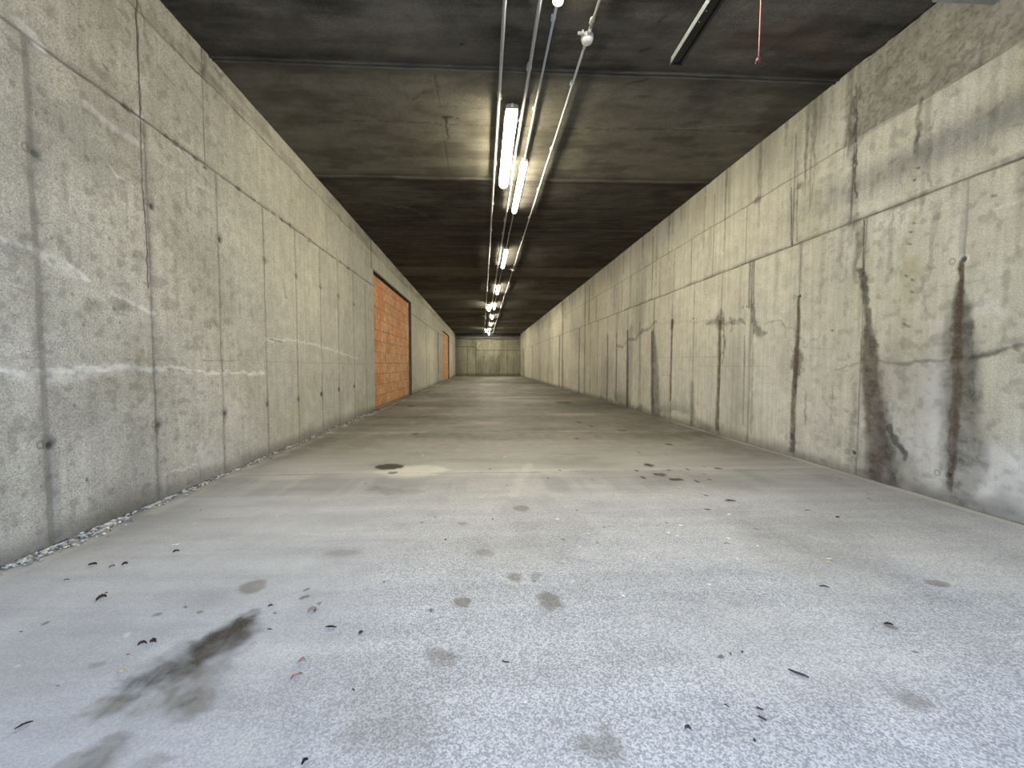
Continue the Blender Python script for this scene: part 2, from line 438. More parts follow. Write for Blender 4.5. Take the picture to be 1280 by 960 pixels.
p.path(lp([(52, 318), (85, 338)]), .03, .45, 2, 0, .04, 59, 1, .5)
p.path(lp([(106, 130), (140, 158), (176, 182)]), .022, .55, 2, 0, .01, 60, 1, .2)
p.path(lp([(132, 205), (148, 222), (165, 231)]), .012, .85, 2, 0, .05, 61, 1, .45)
p.path(lp([(26, 30), (46, 48)]), .022, .5, 2, 0, .02, 62, 1, .4)
p.path(lp([(140, 366), (165, 378), (192, 392)]), .012, .6, 2, 0, .02, 63, 1, .4)
p.path(lp([(195, 196), (262, 240)]), .012, .35, 2, 0, .03, 64, 1, .5)
p.path(lp([(207, 592), (245, 580)]), .006, .6, 2, 0, .02, 65, 1, .3)
p.path(lp([(320, 15), (345, 60)]), .02, .2, 2, 0, .03, 66)
for k in range(40):   # chipped pale marks and dark flecks along the pour line
    a = Y0 + 1.8 + rng.random() * 6.2
    p.blob(a, ZJ2 + rng.normal(0, .012), .02 + .03 * rng.random(), .008 + .01 * rng.random(), .75, 0 if k % 3 else 2, 0, .8, k, 1, .4, .004 if k % 3 else 0)
p.path(lp([(172, 440), (180, 452)]), .03, .4, 3, 0, .03, 67)
# darker foot of the wall and greyish patches by the entrance
foot = fbm(YY * 2, ZZ * 2, 8)
p.add(0, .55 * (1 - sst(.02, .10 + .14 * foot, ZZ)))
p.add(0, .35 * sst(.5, .8, fbm(YY * 1.1, ZZ * 1.4, 77)) * (1 - sst(2.2, 4.5, YY)))
p.add(2, .30 * sst(.52, .75, fbm(YY * 1.6 + ZZ * .9, ZZ * 1.6, 80)) * (1 - sst(.1, 1.2, ZZ)))  # reflected light painted as pale diagonal patches low on the wall
p.add(3, .30 * sst(.5, .7, fbm(YY * .9 + 3, ZZ * .9, 91)) * (1 - sst(.8, 1.6, ZZ)))
p.add(0, .40 * sst(.45, .7, fbm(YY * 1.5, ZZ * 6, 92)) * sst(ZJ1, ZJ1 + .1, ZZ))
p.add(0, .30 * sst(.55, .8, fbm(YY * 22, ZZ * 22, 93, 2)) * (1 - sst(3.2, 5, YY)))
rel = .006 * (fbm(YY * 5, ZZ * 5, 12) - .5) + .004 * (fbm(YY * 30, ZZ * 30, 13, 2) - .5)
P = np.stack([-L + p.d + rel, YY, ZZ], -1)
keep = np.ones((len(ya) - 1, len(za) - 1), bool)
ym = (ya[1:] + ya[:-1]) / 2; zm = (za[1:] + za[:-1]) / 2
for a, b in OPEN: keep &= ~((ym[:, None] > a) & (ym[:, None] < b) & (zm[None, :] < ZO))
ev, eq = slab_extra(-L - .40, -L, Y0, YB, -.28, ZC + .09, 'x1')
for a, b in OPEN:      # reveals of the openings, painted darker than the wall face
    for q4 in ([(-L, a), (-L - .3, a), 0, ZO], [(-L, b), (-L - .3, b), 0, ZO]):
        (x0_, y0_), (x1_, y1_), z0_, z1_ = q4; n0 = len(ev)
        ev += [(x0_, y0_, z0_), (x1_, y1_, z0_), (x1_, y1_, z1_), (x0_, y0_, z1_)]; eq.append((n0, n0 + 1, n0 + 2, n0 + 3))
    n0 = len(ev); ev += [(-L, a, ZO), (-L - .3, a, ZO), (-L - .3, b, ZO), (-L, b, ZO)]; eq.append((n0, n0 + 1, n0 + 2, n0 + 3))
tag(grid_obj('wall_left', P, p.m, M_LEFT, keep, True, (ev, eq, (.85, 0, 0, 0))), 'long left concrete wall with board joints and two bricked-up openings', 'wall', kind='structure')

# ------------------------------------------------------------------ BRICK INFILLS
def brick_infill(a, b, label):
    bw, bh, dep = .255, .247, .085
    ys = np.linspace(a + .004, b - .004, int((b - a) / .017)); zs = np.linspace(.006, ZO - .03, 220)
    G, K = np.meshgrid(ys, zs, indexing='ij')
    K2 = K + .012 * (fbm(G * 2, K * 2, 3) - .5)
    row = np.floor(K2 / bh); sh = (row % 2) * bw * .5 + (row * 37 % 5) * .02
    colm = np.floor((G + sh) / bw)
    fz = (K2 / bh - row) * bh; fy = ((G + sh) / bw - colm) * bw
    dz = np.minimum(fz, bh - fz); dy = np.minimum(fy, bw - fy)
    mortar = np.maximum(1 - sst(.004, .014, dz), .75 * (1 - sst(.003, .011, dy)))
    hue = _T[(colm.astype(int) * 7 + 13) % 256, (row.astype(int) * 11 + 5) % 256]
    ribs = .5 + .5 * np.cos(fy / bw * 2 * math.pi * 6)
    at = np.zeros(G.shape + (4,))
    at[..., 0] = np.clip(mortar * (.35 + .65 * fbm(G * 7, K * 7, 4)) + .5 * (1 - ribs) * sst(.4, .6, fbm(G * 3, K * 5, 9)), 0, 1)
    at[..., 1] = np.clip(.25 + .75 * hue + .3 * (fbm(G * 1.3, K * 2.5, 5) - .5), 0, 1)
    rr = sst(.5, .62, _T[(colm.astype(int) * 3) % 256, (row.astype(int) * 29) % 256]) * sst(.45, .62, fbm(G * 1.4, K * 1.4, 6))
    at[..., 2] = np.clip(.55 * rr + .6 * (1 - sst(.1, .5, K)) * (1 - sst(a + .3, a + .9, G)) * (1 - sst(.2, .35, K)), 0, .9)
    d = -.010 * mortar + .003 * ribs + .006 * (hue - .5)
    Pq = np.stack([-L - dep + d, G, K], -1)
    return tag(grid_obj('brick_infill', Pq, at, M_BRICK, None, True, slab_extra(-L - dep - .14, -L - dep, a + .004, b - .004, .006, ZO - .03, 'x1')), label, 'brick infill')
brick_infill(*OPEN[0], 'large orange hollow-block wall filling the nearer opening of the left wall')
brick_infill(*OPEN[1], 'small far orange block wall filling the opening close to the end wall')

# ------------------------------------------------------------------ RIGHT WALL
RJ2, RJ1 = H + 1.235, H + 1.93
RJ = [on_right(u, 420)[0] for u in (1199, 1077, 997.5, 938, 901, 867, 840, 817, 799.5, 784.5, 771, 759.5, 747, 738)]
RJ3 = list(np.arange(RJ[-1] + .69, YB, .69))
RU = [on_right(u, 250)[0] for u in (1064, 992, 934, 893, 866, 844.5, 827, 817, 790, 779, 770, 747, 738)]
ya = axis_from(R, 46, 705, 1.4, Y0, YB, fine(RJ + RU, (.004, .009, .016)))
za = np.unique(np.round(np.concatenate([np.linspace(0, ZC, 400), fine([RJ2, RJ1], (.003, .007, .014))]), 4))
YY, ZZ = np.meshgrid(ya, za, indexing='ij')
p = Paint(YY, ZZ)
rp = lambda pts: [on_right(u, v) for u, v in pts]
def wpx(u, v, w): return abs(on_right(u - w, v)[0] - on_right(u + w, v)[0]) / 2
for i, y in enumerate(RJ):
    k = (.30, .55, .5, .6, .55, .65, .5, .7, .5, .75, .7, .7, .6, .95)[i]
    hw = .006 if i < 7 else .009
    p.vline(y, 0, RJ2, hw, k, 0, .004, .006, 10 + i, .2)
    p.vline(y, 0, RJ2, hw * 4, .25, 0, 0, .02, 40 + i, .6)
for i, y in enumerate(RJ3): p.vline(y, 0, RJ2 if i % 5 else ZC, .026 if i % 5 else .045, .85, 0, .004, .004, 60 + i, .2)
for i, y in enumerate(RU):
    k = (.7, .6, .45, .5, .5, .55, .45, .75, .7, .4, .4, .55, .9)[i]
    top = ZC - .15 if i in (0, 7, 12) else (RJ1 if i not in (1, 3) else ZC - .2)
    p.vline(y, RJ2, top, .008 + .001 * i, k, 0, .005, .006, 90 + i, .2)
    p.vline(y + .05, RJ2, top, .02, .2, 0, 0, .01, 110 + i, .5)
p.hline(RJ2, Y0, YB, .007, .8, 0, .007, .006, 3, .2)
p.hline(RJ2 + .01, Y0, 9, .022, .4, 0, 0, .02, 33, .75)
p.hline(RJ1, on_right(1064, 180)[0], YB, .007, .6, 0, .005, .012, 4, .25)
p.hline(RJ1, Y0, on_right(1064, 180)[0], .008, .45, 0, .006, .012, 4, .45)
# the rough, honeycombed top strip by the entrance
yr = on_right(1066, 150)[0]
ruf = sst(RJ1 - .005, RJ1 + .02, ZZ + .03 * (fbm(YY * 6, ZZ * 6, 5) - .5)) * (1 - sst(yr - .04, yr + .05, YY + .25 * (ZZ - RJ1) - .06 + .1 * (fbm(YY * 5, ZZ * 5, 15) - .5)))
p.add(0, .60 * ruf * (.6 + .6 * fbm(YY * 9, ZZ * 9, 16)))  # shade of the top corner painted in as dark tone, broken by noise
p.d -= .012 * ruf
p.add(0, .45 * ruf * sst(.45, .75, fbm(YY * 48, ZZ * 48, 17, 3)))
top = sst(RJ1 - .15, ZC, ZZ) * (1 - ruf)
p.add(0, .42 * top * (.4 + fbm(YY * 6, ZZ * .7, 18)))
for k in range(46):     # drips from the top
    yv = 3.4 + 18 * rng.random() ** 1.7; ln = .2 + .9 * rng.random()
    p.path([(yv, ZC), (yv + .02, ZC - ln)], [.014 + .002 * yv, .005], .35 + .25 * rng.random(), 0, 0, .02, 130 + k, 1, .3)
for k in range(34):     # faint vertical runs below the joint
    yv = 2.3 + 14 * rng.random() ** 1.5; z1 = RJ2 if rng.random() < .5 else RJ1; ln = .25 + .8 * rng.random()
    p.path([(yv, z1), (yv + .01, z1 - ln)], [.03, .012], .22, 0 if k % 3 else 3, 0, .02, 330 + k, 1, .3)
# pier edges: rough vertical strips at the cold joints
p.path(rp([(1062, 165), (1066, 215), (1063, 260), (1065, 300)]), .030, .55, 0, .006, .03, 141, .8, .5)
p.path(rp([(1068, 120), (1068, 180), (1068, 250)]), .010, .75, 0, .006, .03, 142)
p.path(rp([(1070, 272), (1074, 300), (1068, 335), (1072, 350)]), [.035, .03, .025, .03], .65, 0, .006, .04, 143, .8, .4)
p.path(rp([(1080, 275), (1078, 345)]), .008, .85, 0, .004, .008, 144)
p.path(rp([(1060, 200), (1060, 290), (1063, 340)]), .035, .35, 2, 0, .03, 145, 1, .5)
p.path(rp([(989, 235), (989, 306)]), .010, .8, 0, .004, .006, 146); p.path(rp([(997, 200), (996, 302)]), .006, .6, 0, .003, .004, 147)
p.path(rp([(993, 240), (993, 300)]), .04, .4, 0, 0, .04, 148, 1, .5); p.blob(*on_right(1000, 232), .05, .03, .6, 0, 0, .7, 5)
p.blob(*on_right(946, 250), .07, .035, .65, 0, 0, .7, 6)
p.path(rp([(937, 328), (936, 385)]), .012, .8, 0, .004, .006, 149); p.path(rp([(943, 326), (942, 380)]), .010, .8, 0, .004, .006, 150)
p.path(rp([(940, 328), (939, 384)]), .035, .5, 0, 0, .03, 151, 1, .5)
# big leaks (dark damp skirts with rusty cores)
def leak(pts, k, ch, wob=.03, seed=0, brk=0.0, soft=.8, depth=0.0):
    p.path(rp([(u, v) for u, v, w in pts]), [wpx(u, v, w) for u, v, w in pts], k, ch, depth, wob, seed, soft, brk)
leak([(1199, 355, 5), (1199, 390, 15), (1199, 420, 19), (1200, 470, 23), (1201, 530, 25), (1204, 575, 30), (1198, 612, 20)], .84, 0, .022, 150, .3)
leak([(1205, 400, 9), (1207, 450, 13), (1208, 500, 12)], .55, 0, .025, 151, .4)
leak([(1203, 328, 2.5), (1201, 360, 4.5), (1199, 400, 5.5), (1196, 450, 6.5), (1193, 520, 7), (1190, 575, 6), (1187, 610, 4)], .90, 1, .016, 152, .25)
leak([(1203, 330, 2), (1201, 370, 3.5), (1198, 420, 4)], .5, 0, .01, 153)
leak([(1215, 400, 1.5), (1214, 450, 1.5), (1215, 500, 1.2)], .5, 0, .03, 154, .4)
leak([(1072, 338, 4), (1080, 352, 6), (1082, 368, 5), (1084, 385, 3.5), (1085, 405, 6), (1087, 440, 10), (1090, 480, 12), (1094, 520, 14), (1099, 560, 18), (1101, 590, 21), (1102, 606, 20)], .95, 0, .035, 155, .15)
leak([(1083, 400, 4), (1086, 440, 8), (1088, 480, 10), (1092, 520, 11), (1096, 560, 13), (1097, 600, 14)], .45, 1, .03, 256, .3)
leak([(1075, 350, 2), (1074, 380, 2), (1073, 420, 1.5)], .45, 3, .02, 157)
leak([(1112, 535, 4), (1122, 552, 5), (1130, 566, 4), (1130, 575, 2)], .9, 0, .03, 158, .1)
leak([(1098, 560, 5), (1104, 600, 6)], .35, 2, .05, 159, .5)
leak([(1068, 480, 3), (1066, 520, 3), (1065, 580, 4)], .45, 0, .03, 160, .4)
leak([(998, 371, 1.6), (998, 400, 2.2), (996, 430, 2.6), (993, 480, 3), (991, 530, 3), (990, 548, 2)], .9, 1, .012, 161, .1)
leak([(996, 440, 5), (998, 452, 9), (996, 462, 5), (993, 480, 3)], .85, 0, .05, 162, .2)
leak([(990, 545, 3), (990, 560, 4)], .85, 0, .02, 163)
leak([(901, 390, 2), (900, 400, 6), (901, 408, 3)], .7, 0, .03, 164, .2)
leak([(884, 404, 1), (892, 402, 2.5), (900, 402, 3), (915, 402, 2), (930, 404, 1.5)], .65, 0, .05, 165, .35)
leak([(900, 402, 1.4), (899, 440, 1.8), (898, 480, 1.8), (896, 535, 2.2)], .92, 1, .015, 166, .1)
leak([(905, 405, 1), (905, 430, 1.2), (903, 455, .6)], .8, 1, .02, 167, .2)
leak([(914, 403, 1), (914, 415, .6)], .5, 0, .02, 168)
leak([(942, 381, 1.8), (942, 400, 2.6), (944, 412, 5), (951, 418, 4), (957, 417, 2)], .75, 0, .04, 169, .2)
leak([(941, 415, 1.5), (941, 450, 1.5), (939, 540, 2)], .45, 1, .03, 170, .3)
leak([(931, 420, .8), (930, 480, 1), (929, 530, 1)], .65, 0, .01, 171, .2)
leak([(840.5, 403, 1.6), (840, 420, .9), (839, 450, .9), (838, 500, .9)], .85, 1, .012, 172, .1)
leak([(840.5, 402, 1.6), (840, 410, 1.2)], .7, 0, .01, 173)
leak([(816, 414, 1.5), (816.5, 425, 2.5), (818, 450, 4), (819, 490, 5.5), (820, 522, 6)], .75, 0, .03, 174, .15)
leak([(815, 416, 1.2), (815, 460, 1.4), (816, 518, 1.6)], .75, 0, .01, 175)
leak([(784.5, 415, 1), (784.5, 460, 1.4), (784, 510, 1.2)], .9, 0, .01, 176)
leak([(789, 412, 2.5), (788, 450, 2.6), (787, 505, 2)], .35, 0, .02, 177, .2)
leak([(800, 405, .8), (800, 512, .9)], .55, 0, .01, 178, .3)
leak([(771, 418, .8), (770, 500, .9)], .6, 0, .01, 179, .2); leak([(759.5, 420, .8), (759, 498, .9)], .6, 0, .01, 180, .2)
leak([(865, 480, 2), (865, 525, 2.5), (863, 536, 3)], .6, 0, .03, 181, .3)
leak([(1007, 490, 1.2), (1006, 530, 1.2)], .6, 0, .02, 182, .2); leak([(1041, 470, 1.5), (1040, 530, 2)], .35, 0, .02, 183, .4)
# streaks of the upper field
leak([(1150, 124, 2), (1149, 150, 3.5), (1147, 180, 4), (1146, 190, 3)], .85, 0, .03, 190, .35)
leak([(1146, 190, 4), (1143, 215, 6), (1142, 245, 6)], .35, 3, .05, 191, .5)
leak([(1166, 150, 2), (1164, 180, 3), (1162, 235, 2.5)], .45, 0, .03, 192, .4)
leak([(1128, 205, 2), (1126, 240, 2)], .30, 0, .03, 193, .4)
leak([(1018, 165, 1), (1018, 210, 1)], .4, 0, .02, 194, .3)
leak([(1168, 252, 3), (1164, 290, 4), (1161, 340, 4), (1159, 400, 3)], .35, 0, .05, 195, .35)
leak([(1117, 265, 2.5), (1115, 300, 3), (1114, 340, 2.5)], .35, 0, .04, 196, .4)
leak([(1140, 270, 12), (1137, 320, 13), (1135, 370, 13), (1135, 440, 12)], .38, 3, .10, 197, .4)
leak([(1136, 330, 8), (1136, 375, 7)], .35, 3, .08, 198, .3)
for u, v in ((1142, 279), (1138, 290), (1137, 305), (1133, 345), (1140, 350), (1140, 365), (1130, 405), (1135, 408), (1040, 413), (1241, 245), (1148, 210), (1143, 225)):
    a, b = on_right(u, v); p.blob(a, b, .016, .008, .75, 0, .4, .5, int(u + v), 1, .4, .004)
# broken pour line and cracks
p.path(rp([(770, 432), (778, 434), (785, 424), (795, 424), (800, 416), (812, 410), (820, 401)]), .03, .6, 0, .004, .05, 201, 1, .25)
p.path(rp([(812, 404), (860, 402), (884, 401)]), .012, .25, 0, 0, .05, 202, 1, .4)
p.path(rp([(957, 404), (975, 402), (990, 412), (1005, 430)]), .014, .5, 0, .003, .06, 203, 1, .5)
p.path(rp([(1085, 452), (1130, 454), (1180, 449), (1222, 446), (1245, 441), (1256, 436), (1285, 428)]), .012, .6, 0, .004, .02, 204, 1, .2)
p.path(rp([(1215, 446), (1245, 440)]), .02, .5, 0, 0, .02, 205)
leak([(1272, 432, 5), (1276, 440, 4), (1278, 452, 3)], .6, 1, .03, 206, .2)
p.path(rp([(820, 447), (838, 447), (905, 446)]), .005, .4, 0, 0, .006, 207, 1, .5); p.path(rp([(870, 457), (960, 458)]), .005, .35, 0, 0, .006, 208, 1, .5)
p.path(rp([(828, 469), (838, 469)]), .006, .5, 0, 0, .004, 209); p.path(rp([(1002, 433), (1042, 437), (1044, 400)]), .004, .35, 0, 0, .004, 210, 1, .4)
p.path(rp([(880, 361), (886, 380), (888, 397)]), .006, .35, 0, 0, .01, 211)
p.path(rp([(1045, 462), (1075, 455)]), .01, .4, 0, 0, .03, 212, 1, .5)
# tie holes
for u, v in ((1204.5, 324), (1185, 594), (999.5, 370), (1067.5, 566), (989, 548), (867, 398), (933, 383)):
    a, b = on_right(u, v); p.blob(a, b, .016, .018, .95, 0, 0, .25, int(u), 1, .35, .012)
    p.ring(a, b, .026, .028, .5, 2); p.ring(a + .065, b, .016, .019, .5)
# whitish lime bloom round the leaks; low near part also has daylight painted in
p.add(2, .62 * sst(.40, .60, fbm(YY * 2.2, ZZ * 1.3, 220)) * (1 - sst(2.5, 3.0, YY + .25 * (fbm(YY * 3, ZZ * 3, 221) - .5))) * (1 - sst(1.0, 1.6, ZZ)))
leak([(1170, 400, 8), (1168, 470, 10), (1170, 560, 8)], .35, 2, .06, 222, .4)
leak([(1115, 450, 6), (1120, 520, 6), (1140, 560, 8)], .35, 2, .08, 223, .4)
leak([(1232, 330, 14), (1245, 400, 14)], .3, 2, .08, 224, .5); leak([(1245, 260, 3), (1280, 245, 3)], .5, 2, .03, 225, .4)
foot = fbm(YY * 2.5, ZZ * 2.5, 8)
p.add(0, .6 * (1 - sst(.01, .07 + .16 * foot, ZZ)))
p.add(0, .45 * sst(.40, .62, fbm(YY * 2.6, ZZ * 3.2, 230)) * (1 - sst(.15, .42, ZZ)) * (1 - sst(9, 14, YY)))
p.add(0, .30 * sst(.50, .75, fbm(YY * 1.3, ZZ * .6, 231)))
p.add(0, .28 * sst(.55, .8, fbm(YY * 20, ZZ * 20, 233, 2)) * (1 - sst(3.2, 5, YY)))
p.add(3, .28 * sst(.5, .75, fbm(YY * 1.1, ZZ * .5, 232)))
rel = .006 * (fbm(YY * 5, ZZ * 5, 12) - .5) + .004 * (fbm(YY * 30, ZZ * 30, 13, 2) - .5) + ruf * .022 * (fbm(YY * 26, ZZ * 26, 19, 3) - .4)
P = np.stack([R - p.d - rel, YY, ZZ], -1)
tag(grid_obj('wall_right', P, p.m, M_RIGHT, None, False, slab_extra(R, R + .35, Y0, YB, -.28, ZC + .09, 'x0')), 'long right concrete wall with rust and water stains', 'wall', kind='structure')

# ------------------------------------------------------------------ BACK WALL
xa = np.unique(np.round(np.concatenate([np.linspace(-L, R, 190)]), 4)); za = np.linspace(0, ZC, 130)
XX, ZZ = np.meshgrid(xa, za, indexing='ij'); p = Paint(XX, ZZ)
bx = lambda u: (u - 603) / 500 * YB
bz = lambda v: H + (456 - v) / 500 * YB
for i, u in enumerate((584.5, 595, 604, 614, 624, 634, 643)): p.vline(bx(u), 0, bz(433 if u < 596 else 447 if u > 605 else 438), .035, (.6, .6, .3, .3, .35, .35, .3)[i], 0, 0, .02, i)
p.hline(bz(433.5), -L, bx(595), .035, .65); p.hline(bz(438), bx(595), R, .035, .6)
p.vline(bx(595), bz(433), bz(428), .04, .5); p.path([(bx(595), bz(434)), (bx(600), bz(428.5))], .05, .5, 2)
for u in (605, 614, 624, 634): p.blob(bx(u), bz(446), .05, .05, .6, 0, 0, .5, int(u))
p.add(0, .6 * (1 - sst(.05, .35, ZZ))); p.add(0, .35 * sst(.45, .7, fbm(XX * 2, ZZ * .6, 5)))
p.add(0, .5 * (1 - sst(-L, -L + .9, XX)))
P = np.stack([XX, YB + .004 * (fbm(XX * 5, ZZ * 5, 1) - .5), ZZ], -1)
tag(grid_obj('wall_back', P, p.m, M_BACK, None, False, slab_extra(-L - .40, R + .35, YB, YB + .34, -.28, ZC + .09, 'y0')), 'far end concrete wall with a horizontal joint', 'wall', kind='structure')

# ------------------------------------------------------------------ CEILING
def ceil_pt(u, v): return on_height(u, v, ZC)
ja, jb = ceil_pt(285, 73.5), ceil_pt(1040, 101.5)
ka, kb = ceil_pt(402, 220), ceil_pt(886, 228.5)
def lin(a, b, x): return a[1] + (b[1] - a[1]) * (x - a[0]) / (b[0] - a[0])
JY = [lin(ka, kb, .4) + 2.04 * k for k in range(1, 15)]
ya = axis_from(CZ, 38, 470, 1.5, Y0, YB, list(np.arange(3.1, 3.8, .006)) + list(np.arange(5.3, 5.9, .008)) + fine(JY, (.008, .02, .035)))
xa = np.linspace(-L, R, 330)
YY, XX = np.meshgrid(ya, xa, indexing='ij'); p = Paint(YY, XX)
panel = np.zeros(YY.shape)
def cjoint(c, sc, k):
    w = .010 * (fbm(XX * 3, XX * 0, k) - .5) * 2
    d = np.abs(YY - c - w)
    groove = 1 - sst(.005, .012, d); lip = (1 - sst(.006, .014, np.abs(d - .020 * sc)))
    ragged = .35 + .65 * sst(.3, .55, fbm(XX * 14, YY * 14, k + 5))
    p.add(0, .9 * groove * ragged); p.add(2, .50 * lip * (.3 + .7 * fbm(XX * 7, YY * 7, k + 2)))
    p.add(0, .45 * (1 - sst(.04, .22, d)) * (.4 + .8 * fbm(XX * 4, YY * 4, k + 9)))
    p.d += .012 * lip - .012 * groove * ragged
J1y = lin(ja, jb, XX); J2y = lin(ka, kb, XX)
cjoint(J1y, 1.0, 3); cjoint(J2y, 1.0, 4)
for i, y in enumerate(JY): cjoint(y + 0 * XX, 1.0 + .05 * i, 6 + i)
# precast strips of differing greyness: the second one is paler
p.add(3, .55 * sst(-.02, .02, YY - J1y) * (1 - sst(-.02, .02, YY - J2y)) * (.55 + .6 * fbm(XX * 1.2, YY * 1.2, 31)))
for i, y in enumerate(JY[:-1]):
    p.add(3, (0, .55, .1, .4, 0, .5)[i % 6] * sst(y + .98, y + 1.02, YY) * (1 - sst(y + 2.0, y + 2.04, YY)))
    if i % 4 == 3: p.add(3, .35 * sst(y, y + .03, YY) * (1 - sst(y + 1.98, y + 2.02, YY)))
p.add(0, .36 * sst(-.02, .02, YY - J2y) * (.55 + .5 * fbm(XX * 1.0, YY * 4, 34)))
p.add(3, .30 * (1 - sst(-.02, .02, YY - J1y)) * sst(.45, .65, fbm(XX * 1.1, YY * 2.0, 35)))
p.add(0, .30 * (1 - sst(-.02, .02, YY - J1y)) * sst(.45, .7, fbm(XX * 1.4 + 2, YY * 2.6, 36)))
p.add(0, .40 * sst(.5, .72, fbm(XX * 2.2, YY * 5, 37)))
p.add(3, .30 * sst(.55, .75, fbm(XX * .9, YY * 5, 38)))
# boarding lines between the joints, and marks
cp = lambda pts: [ceil_pt(u, v)[::-1] for u, v in pts]
p.path(cp([(400, 152), (480, 151), (560, 155), (700, 160), (860, 163), (1000, 166)]), .007, .6, 0, .003, .02, 40, 1, .3)
p.path(cp([(543, 93), (552, 152), (562, 220)]), .006, .5, 0, .002, .004, 41, 1, .2)
p.path(cp([(555, 147), (563, 146), (573, 148)]), [.022, .010, .004], .9, 0, 0, .01, 42)
p.path(cp([(556, 148), (557, 158), (561, 173)]), [.012, .010, .007], .85, 0, 0, .02, 43)
p.path(cp([(480, 182), (505, 190), (522, 200)]), .009, .55, 0, 0, .04, 44, 1, .3)
p.path(cp([(507, 120), (515, 122), (540, 112)]), .02, .45, 0, 0, .05, 45, 1, .4)
p.path(cp([(480, 255), (520, 262), (540, 278)]), [.03, .04, .015], .30, 2, 0, .05, 46, 1, .3)
p.path(cp([(485, 270), (530, 268)]), .07, .22, 2, 0, .05, 47, 1, .4)
p.path(cp([(835, 163), (860, 162), (900, 156), (960, 152)]), .02, .35, 2, 0, .03, 48, 1, .4)
p.path(cp([(1000, 35), (960, 64), (920, 95)]), .012, .3, 0, 0, .05, 49, 1, .4)
p.path(cp([(800, 63), (812, 58)]), .014, .7, 0, 0, .03, 50); p.path(cp([(785, 106), (810, 98)]), .012, .55, 0, 0, .03, 51)
p.path(cp([(825, 28), (829, 20)]), .008, .7, 0, 0, .01, 52); p.blob(*ceil_pt(577, 56)[::-1], .012, .016, .9, 0)
p.path(cp([(940, 50), (990, 42), (1020, 60)]), .16, .28, 1, 0, .12, 53, 1, .3)
for i, y in enumerate([lin(ka, kb, .4)] + JY):
    for k in (.5, 1.0, 1.5):
        p.vline(y + k, -L, R, .010 + .001 * i, .45, 0, .002, .02, 70 + i * 3 + int(k * 2), .5)
for i, y in enumerate(JY[:-1]):     # dark mask thinned on the paler half strips
    k = (.15, .5, .1, .45, .05, .5)[i % 6]
    p.m[..., 0] *= 1 - k * sst(y + .98, y + 1.02, YY) * (1 - sst(y + 2.0, y + 2.04, YY))
rel = .008 * (fbm(XX * 2.5, YY * 2.5, 61) - .5) + .003 * (fbm(XX * 20, YY * 20, 62, 2) - .5)
P = np.stack([XX, YY, ZC - p.d - rel], -1)
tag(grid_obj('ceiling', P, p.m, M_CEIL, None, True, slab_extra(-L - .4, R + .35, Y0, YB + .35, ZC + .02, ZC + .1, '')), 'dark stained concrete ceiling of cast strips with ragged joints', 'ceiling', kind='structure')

# ------------------------------------------------------------------ FLOOR
FJ = [on_floor(600, 590.5)[1], on_floor(600, 541)[1]]
FJ += [FJ[-1] + 2.05 * k for k in range(1, 13)]
ya = axis_from(H, 13.5, 505, 1.4, -.45, YB, fine(FJ[:3], (.006, .012, .02)))
ya = np.unique(np.concatenate([np.array([-5.0, -3.0, -1.5]), ya]))
xa = np.linspace(-L - .02, R + .02, 740)
YY, XX = np.meshgrid(ya, xa, indexing='ij'); p = Paint(YY, XX)
fp = lambda pts: [on_floor(u, v)[::-1] for u, v in pts]
def spot(u, v, w, hh, k, ch=0, rough=.35, seed=0, soft=.25, f=1.0):
    """flat patch of the floor: pixel centre, half width and half height as seen"""
    x, y = on_floor(u, v); ra = abs(on_floor(u, v - hh)[1] - on_floor(u, v + hh)[1]) / 2; rb = abs(on_floor(u + w, v)[0] - x)
    p.blob(y, x, ra, rb, k, ch, 0, rough, seed, f, soft)
def smear(pts, k, ch=0, wob=.03, seed=0, soft=1.0, brk=0.0):
    P_ = fp([(u, v) for u, v, w in pts]); hw = [w * abs(on_floor(u + 1, v)[0] - on_floor(u, v)[0]) for u, v, w in pts]
    p.path(P_, hw, k, ch, 0, wob, seed, soft, brk)
# construction joints across
for i, y in enumerate(FJ):
    p.vline(y, -L, R, .007 + .0015 * i, .55 if i < 2 else .4, 0, .003, .015, 3 + i, .75)
    p.vline(y + .06, -L, R, .06 + .01 * i, .28, 2, 0, .05, 20 + i, .6)
    p.vline(y - .35, -L, R, .22, .30, 0, 0, .15, 40 + i, .7)
# browner and darker farther in with pale streaks, paler by the entrance
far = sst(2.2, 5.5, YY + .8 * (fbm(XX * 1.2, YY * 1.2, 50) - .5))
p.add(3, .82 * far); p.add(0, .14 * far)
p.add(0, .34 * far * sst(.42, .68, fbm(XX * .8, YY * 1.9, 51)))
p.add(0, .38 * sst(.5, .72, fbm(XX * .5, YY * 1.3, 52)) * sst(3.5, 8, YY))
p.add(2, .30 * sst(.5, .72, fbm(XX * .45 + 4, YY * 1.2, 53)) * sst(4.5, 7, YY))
p.add(0, .30 * sst(R - 1.6, R - .5, XX + .5 * (fbm(XX * 2, YY * 2, 54) - .5)) * sst(1.2, 2.2, YY) * (.4 + .9 * fbm(XX * 3, YY * .8, 55)))
p.add(0, .32 * (1 - sst(-L + .05, -L + .7, XX + .3 * (fbm(XX * 2, YY * 2, 56) - .5))) * (.4 + .8 * fbm(XX * 2, YY * 1.2, 57)))
p.add(0, .16 * sst(.5, .7, fbm(XX * 1.6, YY * 1.6, 58)))
p.add(2, .22 * sst(.5, .72, fbm(XX * 1.4 + 7, YY * 1.4, 59)) * (1 - sst(1.8, 2.6, YY)))
